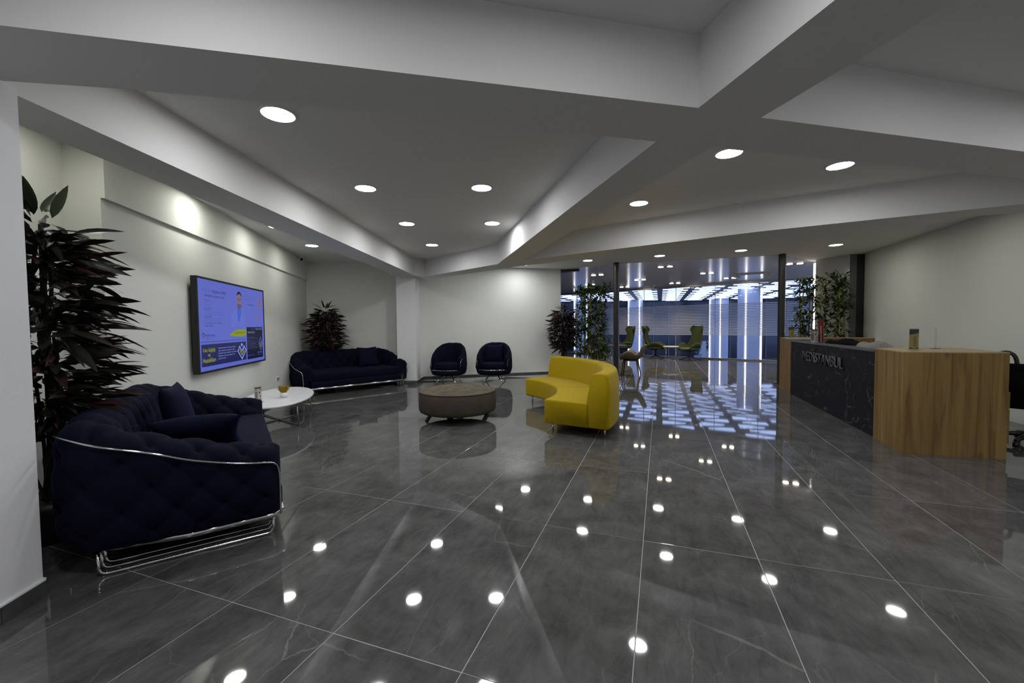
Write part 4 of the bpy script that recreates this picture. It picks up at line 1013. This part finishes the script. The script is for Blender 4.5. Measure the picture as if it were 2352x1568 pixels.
# ---- reception desk
DA, DB = Vector((5.111, 7.535)), Vector((4.056, 4.594)); DD = (DB - DA).normalized(); DL = (DB - DA).length; dang = math.atan2(DD.y, DD.x)
t = thing('reception_desk', 'long reception desk with black marble front between oak veneered ends', 'desk', (DA.x, DA.y, 0), dang)
DI = Matrix.Rotation(-dang, 2)
def dl(x, y): v = DI @ (Vector((x, y)) - DA); return (v.x, v.y)
obj('marble_front', bbox(.003, 0, .0, DL - .003, .04, .955, .002, 1), BMARBLE, t)
obj('marble_top', bbox(.003, -.004, .955, DL - .003, .44, .978, .003, 1), mat('black_counter', (.030, .030, .033), .30), t)
obj('edge_trim', box(nb(), .003, -.007, .957, DL - .003, -.003, .977), STEEL, t)
obj('back_panel', box(nb(), .05, .40, 0, DL - .05, .43, .72), BLACKP, t)
wb = [dl(*p) for p in ((4.056, 4.594), (3.812, 4.0), (4.578, 3.778), (4.93, 4.52), (4.45, 4.74))]
obj('oak_end', prism(nb(), wb, 0, .990), WOOD, t); obj('oak_top', prism(nb(), wb, .990, 1.0), mat('oak_top_light', (.36, .27, .13), .35, vary=(3, .15)), t)
wl = [dl(*p) for p in ((5.58, 8.57), (5.111, 7.535), (5.50, 7.36), (5.80, 8.02), (6.72, 7.62), (6.86, 7.98))]
obj('oak_end', prism(nb(), wl, 0, .990), WOOD, t); obj('oak_top', prism(nb(), wl, .990, 1.0), MATS['oak_top_light'], t)
e0, e1 = Vector(dl(4.578, 3.778)), Vector(dl(4.93, 4.52)); ed = (e1 - e0).normalized(); en = Vector((ed.y, -ed.x))
if (e0 + en).length < (e0 - en).length: en = -en
if en.dot(e0 - Vector(wb[0])) < 0: en = -en
for k in range(3):
    z0 = .14 + k * .165; a = e0 + ed * .05; b = e0 + ed * .50
    dr = obj('drawer', prism(nb(), [a, b, b + en * .035, a + en * .035], z0, z0 + .158), [WOOD, WOOD, WOOD][k], t)
    c = (a + b) / 2 + en * .045; obj('handle', tube(nb(), [(c.x - ed.x * .06, c.y - ed.y * .06, z0 + .12), (c.x + ed.x * .06, c.y + ed.y * .06, z0 + .12)], .006, 6), STEEL, dr)
word = 'MEDİSTANBUL'; LET = mat('gunmetal_letter', (.085, .085, .088), .38, .5)
cu = bpy.data.curves.new('m', 'FONT'); mo = bpy.data.objects.new('m', cu); COL.objects.link(mo); cu.size = 1; cu.offset = .012; bnds = []
def ext(s):
    cu.body = s; dg = bpy.context.evaluated_depsgraph_get(); dg.update(); me = bpy.data.meshes.new_from_object(mo.evaluated_get(dg))
    xs = [v.co.x for v in me.vertices]; ys = [v.co.y for v in me.vertices]; r = (min(xs), max(xs), min(ys), max(ys)); bpy.data.meshes.remove(me); return r
full = ext(word); capH = ext('M'); kx = (2.32 - .73) / (full[1] - full[0]); kz = .150 / (capH[3] - capH[2])
for i, chx in enumerate(word):
    own = ext(chx); xe = ext(word[:i + 1])[1]; x1 = .73 + (xe - full[0]) * kx; x0 = x1 - (own[1] - own[0]) * kx
    bm = text_bm(chx, x0, .677 + (own[2] - capH[2]) * kz, x1, .677 + (own[3] - capH[2]) * kz, -.022, .016, .006); obj('letter', bm, LET, t)
bpy.data.objects.remove(mo); bpy.data.curves.remove(cu)
obj('letter', merge(tube(nb(), smoothpath([(1.15, -.022, .852), (1.19, -.022, .866), (1.245, -.022, .875), (1.27, -.022, .892)], 12), .007, 6), tube(nb(), [(1.215, -.022, .895), (1.235, -.022, .905)], .008, 6)), LET, t)
leaflet((5.63, 8.29, 1.0), -.5, .21, .10, 'yellow leaflet in a clear stand on the far oak end of the desk', 'yellow')
leaflet((4.795, 6.53, .978), -.35, .21, .10, 'white and orange leaflet in a clear stand on the black counter', 'flyer')
leaflet((4.95, 6.60, .978), -.75, .35, .075, 'tall narrow red brochure standing on the black counter', 'red')
leaflet((4.17, 4.27, 1.0), -.15, .215, .085, 'dark and yellow leaflet in a clear stand on the near oak end', 'yellow')
leaflet((4.58, 4.45, 1.0), .80, .22, .10, 'empty clear acrylic stand seen edge on upon the near oak end', None)
# heaped coats on the counter
def heap(label, c, ang, lx, ly, h, m, seed, n=56):
    rnd = random.Random(seed); P = []; ph = [rnd.uniform(0, 6) for _ in range(6)]
    for i in range(n + 1):
        row = []
        for j in range(n + 1):
            u, v = i / n * 2 - 1, j / n * 2 - 1; rr = (abs(u) ** 2.5 + abs(v) ** 2.5)
            e = max(0, 1 - rr) ** .5
            fo = .30 + .45 * abs(math.sin(2.4 * u + 1.3 * v + ph[0])) + .25 * abs(math.sin(3.6 * u - 2.6 * v + ph[1])) + .04 * math.sin(15 * u + 9 * v + ph[4])
            s = 1 + .08 * math.sin(3 * math.atan2(v, u) + ph[2])
            k = 1 if rr <= 1 else rr ** -.4
            row.append((u * lx / 2 * s * k, v * ly / 2 * s * k, .001 + h * e * fo))
        P.append(row)
    bm = nb(); gridsurf(bm, P); o = obj('folded_coat', bm, m, None, True); o.location = c; o.rotation_euler = (0, 0, ang); return tag(o, label, 'coat')
heap('black jacket heaped on the black counter of the reception desk', (4.83, 5.95, .978), dang, 1.0, .30, .085, BLACKF, 3)
heap('pale grey scarf crumpled on the counter next to the oak end', (4.46, 5.08, .978), dang, .62, .26, .085, mat('pale_grey_cloth', (.20, .195, .18), .9), 5)

# ---- office chair behind the desk
t = thing('office_chair', 'black office chair with curved armrest behind the oak desk end', 'chair', (5.40, 4.25, 0), math.radians(128))
for k in range(5):
    a = k * 2 * PI / 5; l_ = obj('base_leg', tube(nb(), [(0, 0, .11), (.30 * math.cos(a), .30 * math.sin(a), .075)], [.028, .018], 8), BLACKP, t, True)
    bm = lathe(nb(), [(0, -.022), (.03, -.022), (.034, 0), (.03, .022), (0, .022)], 14); bmesh.ops.transform(bm, matrix=Matrix.Translation((.30 * math.cos(a), .30 * math.sin(a), .034)) @ Matrix.Rotation(PI / 2, 4, 'Y'), verts=bm.verts); obj('caster', bm, BLACKP, l_, True)
obj('gas_lift', tube(nb(), [(0, 0, .10), (0, 0, .43)], .026, 12), STEEL, t, True)
obj('seat', bbox(-.25, -.25, .43, .25, .25, .51, .035, 3), BLACKF, t, True)
bm = bbox(-.24, -.035, -.16, .24, .035, .31, .03, 3); bmesh.ops.transform(bm, matrix=Matrix.Translation((0, .25, .55)) @ Matrix.Rotation(-.14, 4, 'X'), verts=bm.verts); obj('backrest', bm, BLACKF, t, True)
bm = box(nb(), -.225, .285, .80, .225, .30, .806); obj('red_seam', bm, REDINK, t)
for sx in (-1, 1): obj('armrest', tube(nb(), smoothpath([(sx * .24, .12, .47), (sx * .31, .10, .60), (sx * .31, .02, .68), (sx * .30, -.14, .69), (sx * .29, -.20, .64), (sx * .25, -.16, .48)], 24), .02, 8), BLACKP, t, True)
obj('handle', tube(nb(), smoothpath([(.10, .275, .83), (.115, .275, .92), (.15, .272, .965), (.21, .26, .965), (.25, .22, .90), (.25, .12, .66), (.24, .05, .50)], 24), .017, 8), BLACKP, t, True)

# ---- lounge : high backed green chairs, tables, beige chairs
def shellchair(stations, th, m, na=14):
    P = []; Pb = []
    n = len(stations)
    for i, (y, z, wd, curl, ny, nz) in enumerate(stations):
        r1, r2 = [], []
        for k in range(na + 1):
            a = k / na * 2 - 1; c_ = curl * abs(a) ** 2.6; x = wd * a * (1 - .12 * abs(a) ** 4)
            l = math.hypot(ny, nz); uy, uz = ny / l, nz / l
            p = Vector((x, y + uy * c_, z + uz * c_)); r1.append(p)
            inn = Vector((-a * .55 * min(1, curl * 6), uy, uz)).normalized(); r2.append(p - inn * th)
        P.append(r1); Pb.append(r2)
    bm = nb(); A = gridsurf(bm, P); B = gridsurf(bm, Pb)
    for i in range(n - 1):
        for k in (0, na): bm.faces.new((A[i][k], A[i + 1][k], B[i + 1][k], B[i][k]))
    for k in range(na):
        for i in (0, n - 1): bm.faces.new((A[i][k], A[i][k + 1], B[i][k + 1], B[i][k]))
    return bm
def interp(st, n):
    out = []
    cols = [smoothpath([(s[0], s[1], s[2]) for s in st], n), smoothpath([(s[3], s[4], s[5]) for s in st], n)]
    m = len(st) - 1
    for k in range(n + 1):
        f = k / n * m; i = min(int(f), m - 1); u = f - i
        def cr(c):
            p0, p1, p2, p3 = st[max(i - 1, 0)][c], st[i][c], st[i + 1][c], st[min(i + 2, m)][c]
            return .5 * (2 * p1 + (p2 - p0) * u + (2 * p0 - 5 * p1 + 4 * p2 - p3) * u * u + (3 * p1 - p0 - 3 * p2 + p3) * u ** 3)
        out.append([cr(c) for c in range(6)])
    return out
def make_lounge():
    t = thing('lounge_chair', '', 'chair')
    st = [(-.36, .40, .27, .03, 0, 1), (-.30, .40, .32, .12, 0, 1), (-.12, .385, .36, .24, 0, 1), (.10, .37, .37, .25, -.1, 1), (.24, .41, .34, .20, -.6, .8), (.31, .55, .29, .13, -1, .3), (.37, .78, .245, .08, -1, .2), (.41, .95, .235, .10, -1, .15), (.44, 1.06, .27, .18, -1, .1), (.46, 1.16, .255, .17, -1, .1), (.46, 1.23, .20, .10, -1, .2)]
    obj('shell', shellchair(interp(st, 40), .045, GREENF), GREENF, t, True)
    obj('seat_pad', bbox(-.27, -.30, .385, .27, .20, .44, .025, 2), mat('light_green_wool', (.07, .10, .03), .85), t, True)
    bm = tube(nb(), [(0, -.02, .09), (0, -.02, .34)], .025, 10); obj('pedestal', bm, BLACKP, t, True)
    obj('seat_plate', box(nb(), -.12, -.12, .315, .12, .12, .335), BLACKP, t)
    for k in range(4):
        a = PI / 4 + k * PI / 2; obj('base_leg', tube(nb(), [(0, -.02, .12), (.38 * math.cos(a), -.02 + .38 * math.sin(a), .012)], [.026, .012], 8), BLACKP, t, True)
    return t
lc = make_lounge(); lc.location = (5.45, 15.65, 0); lc.rotation_euler = (0, 0, math.radians(58)); lc['group'] = 'green lounge chairs'; lc['label'] = 'green high backed lounge chair facing the white side table from the post side'
dup(lc, (6.42, 14.80, 0), math.radians(-62), 'green high backed lounge chair facing the side table, nearest the columns', 'green lounge chairs')
dup(lc, (4.42, 16.35, 0), math.radians(-70), 'green high backed lounge chair half hidden behind the first post', 'green lounge chairs')
t = thing('side_table', 'small round pale side table between two green lounge chairs', 'table', (5.72, 14.80, 0))
obj('tabletop', lathe(nb(), [(0, .47), (.262, .47), (.27, .48), (.27, .50), (.262, .508), (0, .508)], 36), mat('pale_wood', (.50, .44, .34), .4), t)
for k in range(4):
    a = .4 + k * PI / 2; obj('leg', tube(nb(), [(.23 * math.cos(a), .23 * math.sin(a), .47), (.25 * math.cos(a), .25 * math.sin(a), .008)], .008, 6), CHROME, t, True)
obj('foot_ring', tube(nb(), [(.25 * math.cos(k * PI / 16), .25 * math.sin(k * PI / 16), .009) for k in range(32)], .008, 6, True), CHROME, t, True)
t = thing('bistro_table', 'round dark glass topped table on splayed chrome legs behind the post', 'table', (2.84, 11.35, 0), .3)
obj('tabletop', lathe(nb(), [(0, .715), (.42, .715), (.425, .721), (.42, .728), (0, .728)], 40), mat('dark_glass_top', (.03, .03, .035), .06), t)
for k in range(4):
    a = .5 + k * PI / 2; obj('leg', tube(nb(), [(.06 * math.cos(a), .06 * math.sin(a), .715), (.34 * math.cos(a), .34 * math.sin(a), .008)], .011, 8), CHROME, t, True)
obj('hub', tube(nb(), [(0, 0, .66), (0, 0, .715)], .07, 14), CHROME, t, True)
def make_shell_chair():
    t = thing('beige_chair', '', 'chair')
    st = [(-.25, .44, .20, .02, 0, 1), (-.20, .455, .245, .10, 0, 1), (-.05, .44, .275, .20, 0, 1), (.10, .435, .275, .19, -.2, 1), (.20, .48, .25, .12, -.7, .7), (.26, .58, .225, .06, -1, .4), (.31, .70, .21, .05, -1, .3), (.345, .79, .16, .03, -1, .3)]
    obj('shell', shellchair(interp(st, 30), .05, TAUPEF), TAUPEF, t, True)
    obj('seat_frame', box(nb(), -.16, -.18, .375, .16, .17, .40), BLACKP, t)
    for sx in (-1, 1):
        for y, y2 in ((-.16, -.21), (.15, .22)): obj('leg', tube(nb(), [(sx * .15, y, .40), (sx * .215, y2, .0)], [.020, .011], 8), WALNUT, t, True)
    return t
bc = make_shell_chair(); bc.location = (3.02, 10.45, 0); bc.rotation_euler = (0, 0, math.radians(-112)); bc['group'] = 'beige shell chairs'; bc['label'] = 'beige shell chair with walnut legs beside the first post, back towards the glass'
dup(bc, (2.36, 11.25, 0), math.radians(70), 'beige shell chair mostly hidden behind the first post and bamboo', 'beige shell chairs')

# ---- street : a white car and a bush seen through the glass
t = thing('car', 'small white car parked beyond the glass front on the street', 'car', (14.9, 37.0, ZG))
CARP = mat('white_car_paint', (.75, .78, .82), .3, coat=.5)
side = [(-1.95, .32), (-1.98, .62), (-1.9, .85), (-1.45, .95), (-.95, 1.40), (.55, 1.42), (1.15, .98), (1.80, .86), (1.98, .68), (1.97, .32)]
bm = nb(); A = [bm.verts.new((x, -.82 + (.12 if z > 1 else 0), z)) for x, z in side]; B = [bm.verts.new((x, .82 - (.12 if z > 1 else 0), z)) for x, z in side]
bm.faces.new(A); bm.faces.new(B[::-1])
for k in range(len(side)): bm.faces.new((A[k], B[k], B[(k + 1) % len(side)], A[(k + 1) % len(side)]))
obj('body', bm, CARP, t)
obj('side_window', flat(nb(), [(-1.25, .98), (.95, .98), (.48, 1.34), (-.88, 1.34)], -.80), BLACKP, t)
for x in (-1.25, 1.28):
    bm = lathe(nb(), [(0, -.1), (.28, -.1), (.31, -.07), (.31, .07), (.28, .1), (0, .1)], 20); bmesh.ops.transform(bm, matrix=Matrix.Translation((x, -.75, .31)) @ Matrix.Rotation(PI / 2, 4, 'X'), verts=bm.verts); wv = obj('wheel', bm, BLACKP, t, True)
    bm = lathe(nb(), [(0, 0), (.17, 0), (.18, .01)], 14); bmesh.ops.transform(bm, matrix=Matrix.Translation((x, -.862, .31)) @ Matrix.Rotation(PI / 2, 4, 'X'), verts=bm.verts); obj('hub_cap', bm, STEEL, wv)
t = thing('street_bush', 'green bush on the street behind the white car', 'bush', (20.6, 43, ZG))
rnd = random.Random(9); bm = nb()
for k in range(500):
    p = Vector((rnd.gauss(0, 1.0), rnd.gauss(0, .6), abs(rnd.gauss(.9, .55)))); d = Vector((rnd.uniform(-1, 1), rnd.uniform(-1, 1), rnd.uniform(-.3, 1))).normalized(); s = d.cross(Vector((.2, .3, 1))).normalized() * .09
    bm.faces.new([bm.verts.new(q) for q in (p, p + d * .16 + s, p + d * .34, p + d * .16 - s)])
obj('foliage', bm, mat('bush_leaf', (.06, .12, .03), .6, vary=(2, .5)), t, kind='stuff')
for k in range(4): obj('branch', tube(nb(), [(rnd.uniform(-.2, .2), 0, 0), (rnd.uniform(-.6, .6), rnd.uniform(-.3, .3), 1.0)], [.04, .015], 6), BARK, t, True)
